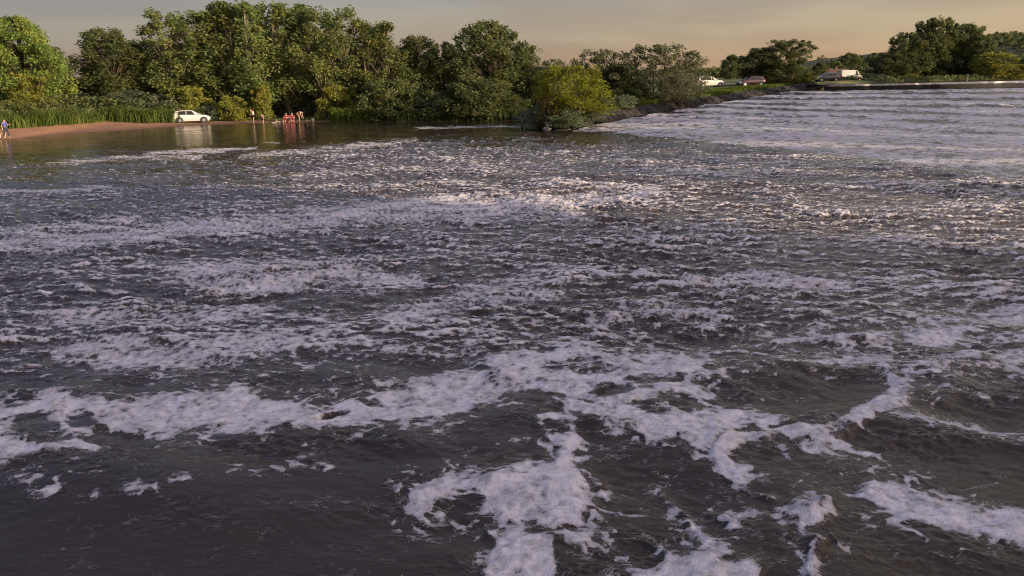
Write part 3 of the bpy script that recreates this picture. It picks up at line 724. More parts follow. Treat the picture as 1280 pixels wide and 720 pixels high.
protos = dict(
 tall1=make_tree(11, 13.5, 5.2, 0.13, 190, 108, 0.145, L_willow, 'tall', BARKP, (0.4, 0.8), 2, 0.1, flat=1.5),
 tall2=make_tree(12, 13.5, 5.0, 0.10, 185, 108, 0.145, L_willow, 'tall', BARKP, (0.35, 0.85), 3, 0.14, flat=1.6),
 tall3=make_tree(13, 13.5, 5.4, 0.16, 180, 108, 0.145, L_willow, 'oval', BARKP, (0.4, 0.85), 2, 0.12, flat=1.4),
 round1=make_tree(21, 9.5, 8.5, 0.12, 210, 130, 0.145, L_round, 'dome', BARK, (0.45, 0.9), 1, 0.04),
 dark1=make_tree(31, 11.0, 6.4, 0.10, 185, 116, 0.145, L_dark, 'oval', BARK, (0.42, 0.85), 1, 0.10, flat=1.2),
 dark2=make_tree(32, 11.0, 6.8, 0.06, 190, 116, 0.145, L_dark, 'dome', BARK, (0.4, 0.85), 2, 0.12, flat=1.2),
 olive1=make_tree(41, 7.5, 7.0, 0.06, 105, 75, 0.15, L_olive, 'dome', BARK, (0.45, 0.9), 4, 0.2, droop=0.1),
 far1=make_tree(51, 11.0, 9.0, 0.06, 120, 100, 0.27, L_dark, 'dome', BARK, (0.7, 1.3), 1, 0.02),
 far2=make_tree(52, 13.0, 9.5, 0.05, 200, 85, 0.24, L_dark, 'oval', BARK, (0.5, 1.0), 3, 0.12, lean=0.05, flat=1.4),
 bush=make_tree(61, 4.6, 4.6, 0.05, 120, 120, 0.085, L_yellow, 'dome', BARK, (0.3, 0.6), 6, 0.04, droop=-0.5, flat=1.3),
 shrub=make_tree(62, 2.6, 3.4, 0.02, 70, 90, 0.10, L_grey, 'dome', BARK, (0.3, 0.6), 5, 0.03, droop=-0.3, flat=1.1),
 sallow=make_tree(65, 4.5, 5.0, 0.02, 130, 100, 0.13, L_dark, 'dome', BARK, (0.35, 0.7), 5, 0.05, flat=1.1),
 gold=make_tree(63, 4.0, 3.8, 0.06, 70, 90, 0.13, L_gold, 'dome', BARK, (0.35, 0.7), 3, 0.08),
 redbush=make_tree(64, 3.2, 2.6, 0.05, 55, 90, 0.085, leafmat('russet_leaf_material', (0.10, 0.07, 0.02), (0.15, 0.10, 0.025), (0.10, 0.10, 0.02)), 'dome', BARK, (0.3, 0.55), 4, 0.05, droop=-0.3, flat=1.2),
)
CT = [0]
def tree(kind, u, vtop, wpx, Y, label, cat='tree', group=None, name='tree', zoff=0.0, rot=None):
    p_ = protos[kind]; CT[0] += 1
    q = at_depth(u, vtop, Y); zg = gz(q[0], Y) + zoff
    dep = np.dot(np.array([q[0], Y, zg]) - CAMP, Fv)
    hs = (q[2] - zg) / p_['H']; ws = wpx * dep / FPX / p_['W']
    o = empty(name, (q[0], Y, zg - 0.02), rot if rot is not None else (CT[0] * 2.39996) % 6.283, (ws, ws, hs))
    tag(o, label, cat, group)
    link('trunk', p_['trunk'], o); link('crown', p_['crown'], o)
    return o
WG = 'trees of the wood behind the sandy beach'
# front row, left to right
tree('round1', 18, 22, 122, 93, 'broad rounded bright green tree at the left end of the wood', 'tree', WG, 'broadleaf_tree')
tree('gold', 28, 92, 62, 88.5, 'small yellow green tree in front of the broad rounded tree', 'tree', None, 'young_tree')
tree('dark1', 132, 37, 84, 99, 'dark round topped tree right of the sky gap', 'tree', WG, 'broadleaf_tree')
tree('dark2', 172, 52, 72, 101, 'shorter leafy tree between the dark round tree and the tall willows', 'tree', WG, 'broadleaf_tree')
tree('tall3', 222, 14, 92, 100, 'tall willow with a notched top, leftmost of the tall willows', 'tree', WG, 'willow_tree')
tree('tall1', 268, 4, 74, 101, 'tall willow directly above the white hatchback', 'tree', WG, 'willow_tree')
tree('tall2', 312, 5, 72, 100, 'tall pale leaved willow above the standing pair of bathers', 'tree', WG, 'willow_tree')
tree('tall1', 360, 6, 76, 102, 'tall willow above the people in red', 'tree', WG, 'willow_tree')
tree('tall3', 408, 11, 82, 100, 'tall willow right of the people in red, last of the highest crowns', 'tree', WG, 'willow_tree')
tree('tall2', 470, 29, 76, 101, 'lower willow stepping down at the right end of the tall willows', 'tree', WG, 'willow_tree')
tree('dark1', 520, 46, 62, 104, 'dark narrow tree with a palm like tufted top beside the willows', 'tree', WG, 'broadleaf_tree')
tree('dark2', 562, 54, 72, 103, 'dark low crowned tree in the middle of the far bank', 'tree', WG, 'broadleaf_tree')
tree('dark1', 612, 28, 88, 102, 'high dark tree with a spiky top at mid river', 'tree', WG, 'broadleaf_tree')
tree('dark2', 652, 58, 66, 104, 'dark tree with sky showing under its right limb, behind the yellow bush', 'tree', WG, 'broadleaf_tree')
tree('sallow', 592, 96, 110, 95, 'dark waterside sallow hanging over the river below the high dark tree', 'tree', WG, 'sallow_tree')
tree('sallow', 490, 100, 90, 95.5, 'dark waterside sallow below the lower willow', 'tree', WG, 'sallow_tree')
# understorey in light near the car
for i, (u, vt, wd, Y, kd, lb) in enumerate([
    (236, 108, 50, 97, 'gold', 'sunlit bush directly behind the white hatchback'),
    (288, 120, 40, 95.5, 'gold', 'golden bush just right of the white hatchback bonnet'),
    (325, 108, 34, 96.5, 'gold', 'golden sapling behind the standing bathers'),
    (205, 118, 52, 97, 'shrub', 'grey green bush at the right end of the tall reeds'),
    (420, 108, 52, 97, 'gold', 'hanging yellow bush left of the sunlit rushes'),
    (258, 132, 36, 96, 'shrub', 'low grey green shrub over the car bonnet'),
    (80, 115, 80, 96, 'shrub', 'dark shrub filling the gap under the sky opening'),
    (150, 112, 80, 97, 'shrub', 'dark shrub below the dark round topped tree'),
    (540, 128, 60, 96, 'shrub', 'low waterside shrub under the dark narrow tree'),
    (632, 118, 60, 97, 'sallow', 'dark shrub closing the bank left of the yellow bush')]):
    tree(kd, u, vt, wd, Y, lb, 'shrub', 'shrubs under the wood', 'shrub')
# second row of the wood, seen only through gaps
g2 = np.random.default_rng(5)
for i in range(24):
    u = -20 + i * 30 + g2.uniform(-8, 8)
    lim = np.interp(u, [-40, 60, 85, 110, 170, 215, 420, 500, 560, 620, 700], [45, 55, 95, 60, 65, 35, 30, 60, 70, 60, 82])
    tree(['dark1', 'dark2', 'tall3'][i % 3], u, lim + g2.uniform(4, 22), 76, 110 + g2.uniform(0, 9), 'dark tree deep in the wood, glimpsed only between the front crowns', 'tree', 'inner trees of the wood', 'broadleaf_tree')
# middle group right of the wood
tree('olive1', 702, 74, 70, 100, 'olive bushy tree directly behind the yellow bush', 'tree', 'bushy trees behind the embankment', 'bushy_tree')
tree('olive1', 748, 62, 62, 104, 'tufted olive tree rising behind the right half of the yellow bush', 'tree', 'bushy trees behind the embankment', 'bushy_tree')
tree('sallow', 778, 80, 70, 101, 'low dark bushy tree over the bright grass mound', 'tree', 'bushy trees behind the embankment', 'bushy_tree')
tree('olive1', 822, 56, 104, 98, 'widest olive brown bushy tree on the embankment', 'tree', 'bushy trees behind the embankment', 'bushy_tree')
tree('olive1', 858, 64, 50, 102, 'thin olive tree at the right end of the bushy group with one detached tuft', 'tree', 'bushy trees behind the embankment', 'bushy_tree')
tree('olive1', 846, 92, 64, 93, 'low brown bush hiding the back of the white estate car', 'shrub', 'bushy trees behind the embankment', 'bushy_tree')
tree('sallow', 790, 107, 52, 97, 'low dark bush behind the bright grass mound', 'shrub', 'bushy trees behind the embankment', 'bushy_tree')
tree('far1', 915, 69, 34, 235, 'small round headed tree standing alone by the yellow field', 'tree', None, 'broadleaf_tree')
tree('dark1', 950, 60, 54, 128, 'dark tree left of the pair above the maroon car', 'tree', None, 'broadleaf_tree')
tree('dark2', 985, 50, 68, 126, 'bigger dark tree right of the pair above the maroon car', 'tree', None, 'broadleaf_tree')
tree('gold', 1006, 92, 24, 121, 'small light green bush at the left end of the weir crest', 'shrub', None, 'shrub')
tree('far1', 1064, 67, 46, 240, 'round headed tree behind the white van', 'tree', None, 'broadleaf_tree')
tree('far1', 1026, 78, 26, 205, 'low round tree left of the brown roofed house', 'tree', None, 'broadleaf_tree')
tree('far1', 1046, 77, 30, 235, 'far brownish tree behind the brown roofed house', 'tree', None, 'broadleaf_tree')
# clump right of the van
tree('far2', 1112, 66, 60, 160, 'lowest dark tree on the left edge of the riverside clump', 'tree', 'trees of the clump above the weir', 'broadleaf_tree')
tree('far2', 1142, 42, 66, 163, 'second tree from the left in the riverside clump', 'tree', 'trees of the clump above the weir', 'broadleaf_tree')
tree('far2', 1172, 23, 66, 165, 'highest spiky topped tree in the riverside clump', 'tree', 'trees of the clump above the weir', 'broadleaf_tree')
tree('far2', 1204, 30, 60, 166, 'tall tree leaning right, just right of the highest in the clump', 'tree', 'trees of the clump above the weir', 'broadleaf_tree')
tree('far2', 1224, 44, 48, 164, 'tree with an overhanging right limb at the right of the clump', 'tree', 'trees of the clump above the weir', 'broadleaf_tree')
tree('gold', 1245, 66, 56, 158, 'yellow green bush on the right edge of the riverside clump', 'shrub', None, 'shrub')
tree('gold', 1274, 80, 46, 157, 'low yellow green bush at the right end of the far bank', 'shrub', None, 'shrub')
tree('gold', 1140, 92, 22, 152, 'small yellow flowering shrub in front of the dark clump', 'shrub', None, 'shrub')
tree('shrub', 1052, 95.5, 44, 150, 'low shrub in front of the white van', 'shrub', None, 'shrub')
tree('shrub', 1085, 92, 40, 150, 'low grey shrub just right of the white van', 'shrub', None, 'shrub')
tree('dark2', 1300, 70, 80, 175, 'dark tree at the right margin below the wooded hill', 'tree', None, 'broadleaf_tree')
# unseen trees on the right-hand banks, added to shade the near water and the weir
for i, (x_, y_, h_) in enumerate([(42, -27, 13), (46, -21, 14), (41, -15, 13), (47, -9, 13), (42, -3, 12), (46, 1, 11), (52, -31, 15), (54, -23, 15), (53, -15, 15), (55, -7, 14)]):
    p_ = protos[['dark1', 'dark2', 'round1'][i % 3]]; o = empty('broadleaf_tree', (x_, y_, 3.2), i * 1.3, h_ / p_['H'])
    tag(o, 'tree on the near right bank shading the foreground water', 'tree', 'trees on the near right bank'); link('trunk', p_['trunk'], o); link('crown', p_['crown'], o)
for i, (x_, y_, h_) in enumerate([(75, 33, 12), (79, 42, 12), (83, 50, 14), (88, 58, 13.5), (93, 66, 14.5), (99, 75, 14), (105, 84, 14.5), (112, 93, 14), (119, 102, 14.5), (127, 111, 14)]):
    p_ = protos[['far1', 'far2'][i % 2]]; o = empty('broadleaf_tree', (x_, y_, 2.8), i * 1.3, h_ / p_['H'])
    tag(o, 'tree on the right bank beside the weir, shading its slope', 'tree', 'trees on the right bank beside the weir'); link('trunk', p_['trunk'], o); link('crown', p_['crown'], o)
for i, (x_, y_, h_) in enumerate([(55, 16, 8), (61, 20.5, 8.5), (67, 26, 9)]):
    p_ = protos['dark2']; o = empty('broadleaf_tree', (x_, y_, 2.8), i * 1.3 + .5, h_ / p_['H'])
    tag(o, 'smaller unseen tree added on the right bank below the weir to shade its foot', 'tree', 'small trees on the right bank'); link('trunk', p_['trunk'], o); link('crown', p_['crown'], o)
# the yellow bush on the spit and what grows round it
def toeY(u, off):
    q = on_plane(u, 161); return float(np.interp(q[0], toe[:, 0], toe[:, 1])) + off
tree('bush', 712, 82, 84, toeY(712, 3.2), 'bright yellow green bush on the tip of the spit', 'bush', None, 'yellow_bush')
tree('redbush', 686, 120, 34, toeY(690, 2.2), 'russet tinged bush on the left flank of the yellow bush', 'bush', None, 'russet_bush')
tree('shrub', 674, 132, 46, toeY(676, 1.0), 'grey green waterside shrub at the left tip of the spit', 'bush', None, 'grey_shrub')
tree('shrub', 704, 136, 46, toeY(704, 0.9), 'darker leafy shrub at the foot of the yellow bush', 'bush', None, 'grey_shrub')
tree('shrub', 736, 138, 36, toeY(736, 1.6), 'small shrub where the yellow bush meets the stone embankment', 'bush', None, 'grey_shrub')
tree('shrub', 778, 119, 40, 88, 'tuft of pale leaved plants on the bright grass mound', 'bush', None, 'leafy_plant')

# reeds, rushes, undergrowth, far hedge: masses nobody could count
def blades(name, pts, hgt, wid, mat, label, cat, seed=0, bend=0.3):
    g = np.random.default_rng(seed); n = len(pts)
    a = g.uniform(0, 2 * np.pi, n); hh = hgt * g.uniform(0.6, 1.15, n)
    side = np.stack([np.cos(a), np.sin(a), 0 * a], -1) * (wid * g.uniform(0.6, 1.3, n))[:, None]
    ba = g.uniform(0, 2 * np.pi, n); bd = np.stack([np.cos(ba), np.sin(ba), 0 * a], -1) * (hh * bend * g.uniform(0.2, 1, n))[:, None]
    z = np.array([0, 0, 1.0])
    p0 = pts; p1 = pts + bd * 0.3 + z * (hh * 0.6)[:, None]; p2 = pts + bd + z * hh[:, None]
    V = np.stack([p0 - side * .7, p0 + side * .7, p1 + side, p1 - side, p2 + side * .25, p2 - side * .25], 1).reshape(-1, 3)
    b = np.arange(n)[:, None] * 6
    Fi = (b + np.array([[0, 1, 2, 3, 3, 2, 4, 5]])).reshape(-1)
    me = mesh_np(name, V, Fi, 4, mat)
    return tag(link(name, me), label, cat, kind='stuff')
L_reed = leafmat('reed_material', (0.05, 0.085, 0.015), (0.10, 0.14, 0.026), (0.12, 0.15, 0.035), 0.4)
L_rush = leafmat('rush_material', (0.06, 0.10, 0.012), (0.11, 0.16, 0.022), None, 0.4)
def strip(n, u0, u1, off0, off1, seed, off_fn=None):
    g = np.random.default_rng(seed)
    x0 = on_plane(u0, 158)[0] ; x1 = on_plane(u1, 158)[0]
    x = g.uniform(x0, x1, n); ys_ = np.interp(x, shore[:, 0], shore[:, 1]); wb = np.interp(x, shore[:, 0], shore_w)
    y = ys_ + wb + g.uniform(off0, off1, n)
    z = land(x, y)[0]
    return np.stack([x, y, z], -1)
P = strip(15000, -260, 218, -0.3, 4.0, 1)
P = P[fbm(P[:, 0] * 0.5, P[:, 1] * 0.5, 3, 7) + g2.uniform(-.6, .6, len(P)) > -0.25]
hv = 1.25 + 0.6 * fbm(P[:, 0] * 0.35, P[:, 1] * 0.35, 3, 8)
blades('reed_bed', P, hv, 0.045, L_reed, 'tall green reeds along the back of the sandy beach', 'reeds', 3, 0.55)
P2 = strip(26000, -260, 222, -0.2, 4.2, 6); hh_ = 1.25 + 0.9 * fbm(P2[:, 0] * 0.4, P2[:, 1] * 0.4, 3, 8)
P2[:, 2] += hh_ * g2.uniform(0, 1, len(P2)) ** 0.6
V, Fi = leaves(P2, 0.13, 0.3, 0.4, 19, 0.2)
tag(link('herbage', mesh_np('herbage', V, Fi, 4, L_reed)), 'leafy green herbage among the reeds behind the beach', 'herbage', kind='stuff')
P = strip(5000, 392, 455, -0.6, 2.5, 2); blades('rushes', P, 1.3, 0.06, L_rush, 'sunlit green rushes at the waterline right of the people in red', 'rushes', 4)
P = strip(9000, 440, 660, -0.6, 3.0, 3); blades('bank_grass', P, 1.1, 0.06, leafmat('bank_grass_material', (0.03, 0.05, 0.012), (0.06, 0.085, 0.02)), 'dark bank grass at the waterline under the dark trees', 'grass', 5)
g3 = np.random.default_rng(9)
x = g3.uniform(-60, 60, 26000); y = np.interp(x, shore[:, 0], shore[:, 1]) + np.interp(x, shore[:, 0], shore_w) + g3.uniform(5, 17, len(x))
k = (x < PTa[0] + 6) & ~((x > PTa[0] - 3) & (y < 96)); x, y = x[k], y[k]
z = land(x, y)[0] + (1.6 + 1.5 * fbm(x * 0.25, y * 0.25, 3, 77)) * g3.uniform(0, 1, len(x)) ** 0.7
V, Fi = leaves(np.stack([x, y, z], -1), 0.22, 0.3, 0.5, 12)
tag(link('undergrowth', mesh_np('undergrowth', V, Fi, 4, L_dark)), 'dense dark undergrowth on the floor of the wood', 'undergrowth', kind='stuff')
x = g3.uniform(60, 330, 14000); y = np.interp(x, toe[:, 0], toe[:, 1]) + g3.uniform(0.2, 5, len(x))
z = land(x, y)[0] + (0.5 + 0.9 * fbm(x * 0.12, y * 0.12, 3, 78)) * g3.uniform(0, 1, len(x))
V, Fi = leaves(np.stack([x, y, z], -1), 0.26, 0.3, 0.5, 13)
tag(link('bank_undergrowth', mesh_np('bank_undergrowth', V, Fi, 4, L_dark)), 'low dark growth along the far bank above the weir', 'undergrowth', kind='stuff')
import bmesh
bm = bmesh.new(); bmesh.ops.create_icosphere(bm, subdivisions=2, radius=1); IV = np.array([v_.co for v_ in bm.verts]); IF = np.array([[v_.index for v_ in f_.verts] for f_ in bm.faces]); bm.free()
VV_ = []; FF_ = []; gr = np.random.default_rng(33)
for k_ in range(1300):
    tq_ = gr.uniform(1.5, 3.9); i_ = int(tq_); b_ = toe[i_] + (toe[i_ + 1] - toe[i_]) * (tq_ - i_); o_ = gr.uniform(-0.1, 2.3)
    x_, y_ = b_[0] - 0.35 * o_, b_[1] + o_; z_ = float(land(np.array([x_]), np.array([y_]))[0][0])
    r_ = gr.uniform(.08, .24); n_ = 1 + 0.5 * vnoise(IV[:, 0] * 1.2 + k_, IV[:, 1] * 1.2 + IV[:, 2], k_)
    VV_.append(IV * n_[:, None] * r_ * np.array([1.2, 1, .7]) + [x_, y_, max(z_, -0.2) - .02]); FF_.append(IF + k_ * len(IV))
RUB = plain('rubble_material', (0.024, 0.021, 0.018), 0.8, 0.6, 1.5)
tag(link('rubble', mesh_np('rubble', np.concatenate(VV_), np.concatenate(FF_).ravel(), 3, RUB)), 'dark rubble facing the embankment beside the weir', 'rubble', kind='stuff')
# grass on the mound and embankment top
x = g3.uniform(PTb[0], PA[0] + 4, 16000); y = np.interp(x, toe[:, 0], toe[:, 1]) + 4.2 + g3.uniform(0, 1, len(x)) ** 1.4 * 9
blades('mound_grass', np.stack([x, y, land(x, y)[0] - 0.02], -1), 0.32, 0.05, leafmat('mound_grass_material', (0.07, 0.11, 0.012), (0.12, 0.17, 0.02), (0.10, 0.12, 0.02)), 'short bright grass on the mound and top of the embankment', 'grass', 6)
# far hedge and wooded hill
def canopy(name, cx, cy, cz, rad, n, ls, mat, label, cat, seed):
    g = np.random.default_rng(seed); P = []
    for a_, b_, c_, r_ in zip(cx, cy, cz, rad):
        d = g.normal(size=(n, 3)); d /= np.linalg.norm(d, axis=1)[:, None]; d[:, 2] = np.abs(d[:, 2]) * 1.0 - 0.15
        P.append(np.array([a_, b_, c_]) + d * r_ * (g.uniform(0.6, 1.05, n)[:, None]))
    V, Fi = leaves(np.concatenate(P), ls, 0.4, 0.7, seed)
    return tag(link(name, mesh_np(name, V, Fi, 4, mat)), label, cat, kind='stuff')
hx = []; hy = []; hz = []; hr = []
for i in range(70):
    u = 830 + i * 4.2 + g3.uniform(-1, 1); Yh = 300 + g3.uniform(-5, 30); q = at_depth(u, 95, Yh)
    hx.append(q[0]); hy.append(Yh); hz.append(3.0); hr.append(g3.uniform(2.6, 4.3))
canopy('far_hedge', hx, hy, hz, hr, 130, 0.55, L_dark, 'distant dark hedge line beyond the yellow field', 'hedge', 14)
# hill
hxg = np.linspace(150, 1500, 90); hyg = np.linspace(480, 1500, 60)
HX, HY = np.meshgrid(hxg, hyg)
def hill_h(x, y):
    return 2.0 + 33 * sstep(250, 480, x - 0.18 * (y - 700)) * sstep(480, 800, y) * (0.85 + 0.15 * np.sin(x * 0.006))
HZ = hill_h(HX, HY)
hm = plain('hill_material', (0.045, 0.055, 0.02), 0.95, 0.3, 0.02)
tag(link('hill', mesh_np('hill', np.stack([HX.ravel(), HY.ravel(), HZ.ravel() - 0.5], -1), grid_faces(60, 90), 4, hm, True)), kind='structure')
g4 = np.random.default_rng(21)
cx = g4.uniform(330, 900, 420); cy = g4.uniform(560, 900, 420); cz = hill_h(cx, cy)
canopy('hillside_wood', cx, cy, cz, g4.uniform(6, 10, 420), 70, 1.9, L_dark, 'dark wood covering the distant hill at the right edge', 'wood', 15)
x = np.concatenate([g4.uniform(20, 330, 260)]); y = 330 + g4.uniform(0, 120, 260)
canopy('far_wood', x, y, np.full(260, 3.0), g4.uniform(2.5, 4.5, 260), 60, 0.8, L_dark, 'low far off tree line along the horizon', 'wood', 16)

# ------------------------------------------------------------------ vehicles
GLASS, t, p = newmat('car_glass_material'); p.inputs['Base Color'].default_value = (0.012, 0.013, 0.015, 1); p.inputs['Roughness'].default_value = 0.05
f = objnoise(t, 3); t.links.new(maprange(t, f, 0, 1, 0.03, 0.1), p.inputs['Roughness'])
TYRE = plain('tyre_material', (0.02, 0.02, 0.02), 0.85); RIM = plain('rim_material', (0.45, 0.45, 0.46), 0.35, 0.1, 6, 0.8)
TRIM = plain('black_trim_material', (0.025, 0.025, 0.027), 0.6); LAMP = plain('headlight_material', (0.7, 0.7, 0.72), 0.1, 0.1, 5, 0.3)
TAIL = plain('tail_light_material', (0.35, 0.02, 0.02), 0.2); PLATE = plain('plate_material', (0.7, 0.65, 0.3), 0.5)
def car(name, label, cat, loc, rz, paint, st, side_wins, ws, rw, wheels, wr=0.31, group=None):
    """st: stations (x, zbottom, zbelt, zroof, half width at belt, half width at roof), rear to front, front is +x"""
    root = empty(name, loc, rz); tag(root, label, cat, group)
    A = np.array(st, float)
    xsn = np.linspace(A[0, 0], A[-1, 0], 57)
    I = lambda x, c: np.interp(x, A[:, 0], A[:, c])
    def ring(x):
        zb, zl, zr, wl, wrf = [float(I(x, c)) for c in range(1, 6)]
        h = [(0, zb), (wl * .86, zb), (wl * .97, zb + .12), (wl * 1.0, zb + (zl - zb) * .55), (wl * .98, zl - 0.03), (wl * .955, zl)]
        h += [(wl * .955 + (wrf - wl * .955) * q, zl + (zr - zl) * q * 0.94) for q in (.35, .7, 1.0)]
        h += [(wrf * .82, zr - 0.012), (wrf * .4, zr + 0.008), (0, zr + .012)]
        return h
    rings = []
    for x_ in xsn:
        h = ring(x_); rings.append([(x_, y_, z_) for y_, z_ in h] + [(x_, -y_, z_) for y_, z_ in h[-2:0:-1]])
    n = len(rings[0]); mb = MB(); fs = []
    for i in range(len(rings) - 1):
        for k in range(n): fs.append((i * n + k, i * n + (k + 1) % n, (i + 1) * n + (k + 1) % n, (i + 1) * n + k))
    fs.append(tuple(range(n))); fs.append(tuple((len(rings) - 1) * n + k for k in range(n)))
    mb.add([q for r_ in rings for q in r_], fs); body = mb.build('body', paint, root, True)
    em = body.modifiers.new('edge', 'EDGE_SPLIT'); em.split_angle = R(38)
    def sidept(x, q, s, o=0.012):
        zl, zr, wl, wrf = float(I(x, 2)), float(I(x, 3)), float(I(x, 4)) * .955, float(I(x, 5))
        return (x, s * (wl + (wrf - wl) * q + o), zl + (zr - zl) * q * .94)
    for s in (-1, 1):
        for (xa, xb, xc, xd) in side_wins:     # belt rear, belt front, roof rear, roof front
            m_ = MB(); vs = []
            for q in (0.08, .5, .9):
                f_ = (q - .08) / .82
                for e_ in np.linspace(0, 1, 7):
                    vs.append(sidept((xa + (xc - xa) * f_) * (1 - e_) + (xb + (xd - xb) * f_) * e_, q, s))
            m_.add(vs, [(r_ * 7 + c, r_ * 7 + c + 1, r_ * 7 + 8 + c, r_ * 7 + 7 + c) for r_ in range(2) for c in range(6)])
            m_.build('side_window', GLASS, root)
        for xw in wheels:
            m_ = MB(); wy = float(I(xw, 4)); m_.disc_y(xw, s * (wy - .02), s * (wy + .012), wr + .02, wr + .085, 28); m_.build('wheel_arch', TRIM, root)
            we = MB(); we.disc_y(xw, s * (wy - .16), s * (wy + .025), wr, wr, 28); wo = we.build('wheel', TYRE, root)
            ri = MB(); ri.disc_y(xw, s * (wy + .02), s * (wy + .04), wr, wr * .66, 20, wr * .58)
            for k in range(5):
                a_ = k * 2 * math.pi / 5
                ri.tube([(xw, s * (wy + .042), wr), (xw + math.cos(a_) * wr * .58, s * (wy + .042), wr + math.sin(a_) * wr * .58)], [.035, .028], 5)
            ri.build('rim', RIM, wo)
        m_ = MB(); xm = ws[0] - 0.12; pq = sidept(xm, .06, s, 0.02); m_.box(pq[0] - .08, pq[0] + .06, pq[1], pq[1] + s * .17, pq[2], pq[2] + .13); m_.build('mirror', paint, root, bevel=0.03)
        xf, wf, zf = A[-1, 0], float(I(A[-1, 0] - .12, 4)), float(I(A[-1, 0] - .1, 2))
        m_ = MB(); m_.box(xf - .30, xf + .015, s * wf * .62, s * (wf + .012), zf - .19, zf - .03); m_.build('headlight', LAMP, root, bevel=0.03)
        xr, wv_, zr_ = A[0, 0], float(I(A[0, 0] + .05, 4)), float(I(A[0, 0] + .05, 2))
        m_ = MB(); m_.box(xr - .015, xr + .16, s * wv_ * .74, s * (wv_ + .010), zr_ - .22, zr_ + .12); m_.build('tail_light', TAIL, root, bevel=0.02)
    for nm, (x0, x1), fr in (('windscreen', ws, .84), ('rear_window', rw, .80)):
        m_ = MB(); vs = []
        for e_ in np.linspace(0.06, .94, 8):
            x_ = x0 + (x1 - x0) * e_; hw = float(I(x_, 5)) * fr; zt_ = float(I(x_, 3))
            for c in np.linspace(-1, 1, 5): vs.append((x_, hw * c, zt_ + .026 - .012 * abs(c)))
        m_.add(vs, [(r_ * 5 + c, r_ * 5 + c + 1, r_ * 5 + 6 + c, r_ * 5 + 5 + c) for r_ in range(7) for c in range(4)]); m_.build(nm, GLASS, root)
    xr, xf = A[0, 0], A[-1, 0]
    m_ = MB(); hw = float(I(xf - .1, 4)); m_.box(xf - .14, xf + .03, -hw * .95, hw * .95, A[-1, 1] + .0, A[-1, 1] + .17); m_.build('front_bumper', TRIM, root, bevel=.03)
    m_ = MB(); hw = float(I(xr + .1, 4)); m_.box(xr - .04, xr + .12, -hw * .95, hw * .95, A[0, 1], A[0, 1] + .2); m_.build('rear_bumper', paint, root, bevel=.03)
    m_ = MB(); m_.box(xr - .05, xr - .042, -.26, .26, A[0, 1] + .3, A[0, 1] + .41); m_.build('number_plate', PLATE, root)
    return root
WHITE = plain('white_paint_material', (0.60, 0.575, 0.535), 0.3, 0.04, 2, 0, 0.6)
MAROON = plain('maroon_paint_material', (0.04, 0.014, 0.026), 0.3, 0.1, 2, 0, 0.6)
DARKP = plain('dark_green_paint_material', (0.03, 0.04, 0.042), 0.3, 0.1, 2, 0, 0.6)
hatch = [(-1.98, .32, .86, .9, .74, .6), (-1.9, .25, .95, 1.02, .80, .66), (-1.62, .22, .97, 1.40, .84, .62), (-1.3, .2, .96, 1.48, .86, .61), (-.4, .2, .93, 1.52, .87, .62), (.15, .2, .92, 1.47, .87, .60), (.55, .2, .92, 1.25, .87, .62), (.98, .2, .93, .97, .86, .72), (1.5, .2, .85, .88, .84, .68), (1.82, .22, .74, .77, .78, .6), (1.98, .28, .60, .63, .66, .5)]
q = on_plane(240, 152.6, 0.2); zq = gz(q[0], q[1])
wc = car('white_hatchback', 'white hatchback parked on the sand at the water edge, bonnet pointing right', 'car', (q[0], q[1], zq), R(20), WHITE, hatch,
    [(-1.42, -.55, -1.25, -.52), (-.47, .42, -.46, .12)], (.96, .2), (-1.86, -1.4), (-1.25, 1.28))
wc.scale = (1.0, 1.0, 0.92)
estate = [(-2.2, .35, .9, .95, .78, .62), (-2.1, .27, .98, 1.1, .83, .66), (-1.9, .24, .99, 1.46, .86, .64), (-1.2, .22, .98, 1.52, .87, .63), (.2, .22, .96, 1.50, .88, .62), (.6, .22, .95, 1.28, .88, .64), (1.05, .22, .96, 1.0, .87, .74), (1.7, .22, .9, .93, .85, .7), (2.05, .24, .78, .81, .78, .6), (2.2, .3, .64, .67, .68, .5)]
def ground_at(u, v, z0):
    d = ray(u, v); d = d / d[1]; Yv = np.arange(30, 300, 0.05)
    zr = CAMH + d[2] * Yv; zl = land(d[0] * Yv, Yv)[0]
    k = np.argmax(zr <= np.maximum(zl, -0.15)); return (d[0] * Yv[k], Yv[k], float(zl[k]))
q = at_depth(886, 108, 124); zq = gz(q[0], 124)
est = car('white_estate_car', 'white estate car with roof rack half hidden by a brown bush beyond the embankment', 'car', (q[0], 124, zq), R(12), WHITE, estate,
    [(-1.75, -.85, -1.6, -.8), (-.76, .02, -.74, 0), (.1, .52, .1, .26)], (1.04, .28), (-2.08, -1.92), (-1.35, 1.4))
mb = MB()
for x_ in (-1.2, -.2): mb.tube([(x_, -.58, 1.5), (x_, -.58, 1.6), (x_, .58, 1.6), (x_, .58, 1.5)], [.03] * 4, 6)
mb.box(-1.25, -.4, -.4, .4, 1.61, 1.78); mb.build('roof_rack', TRIM, est)
q = at_depth(938, 109, 122); zq = gz(q[0], 122)
car('maroon_car', 'dark maroon car facing left under the pair of dark trees', 'car', (q[0], 122, zq), R(190), MAROON, hatch,
    [(-1.42, -.55, -1.25, -.52), (-.47, .42, -.46, .12)], (.96, .2), (-1.86, -1.4), (-1.25, 1.28))
q = at_depth(1033, 104, 140); zq = gz(q[0], 140)
car('dark_car', 'dark green car facing left beside the white van', 'car', (q[0], 140, zq), R(186), DARKP, hatch,
    [(-1.42, -.55, -1.25, -.52), (-.47, .42, -.46, .12)], (.96, .2), (-1.86, -1.4), (-1.25, 1.28))
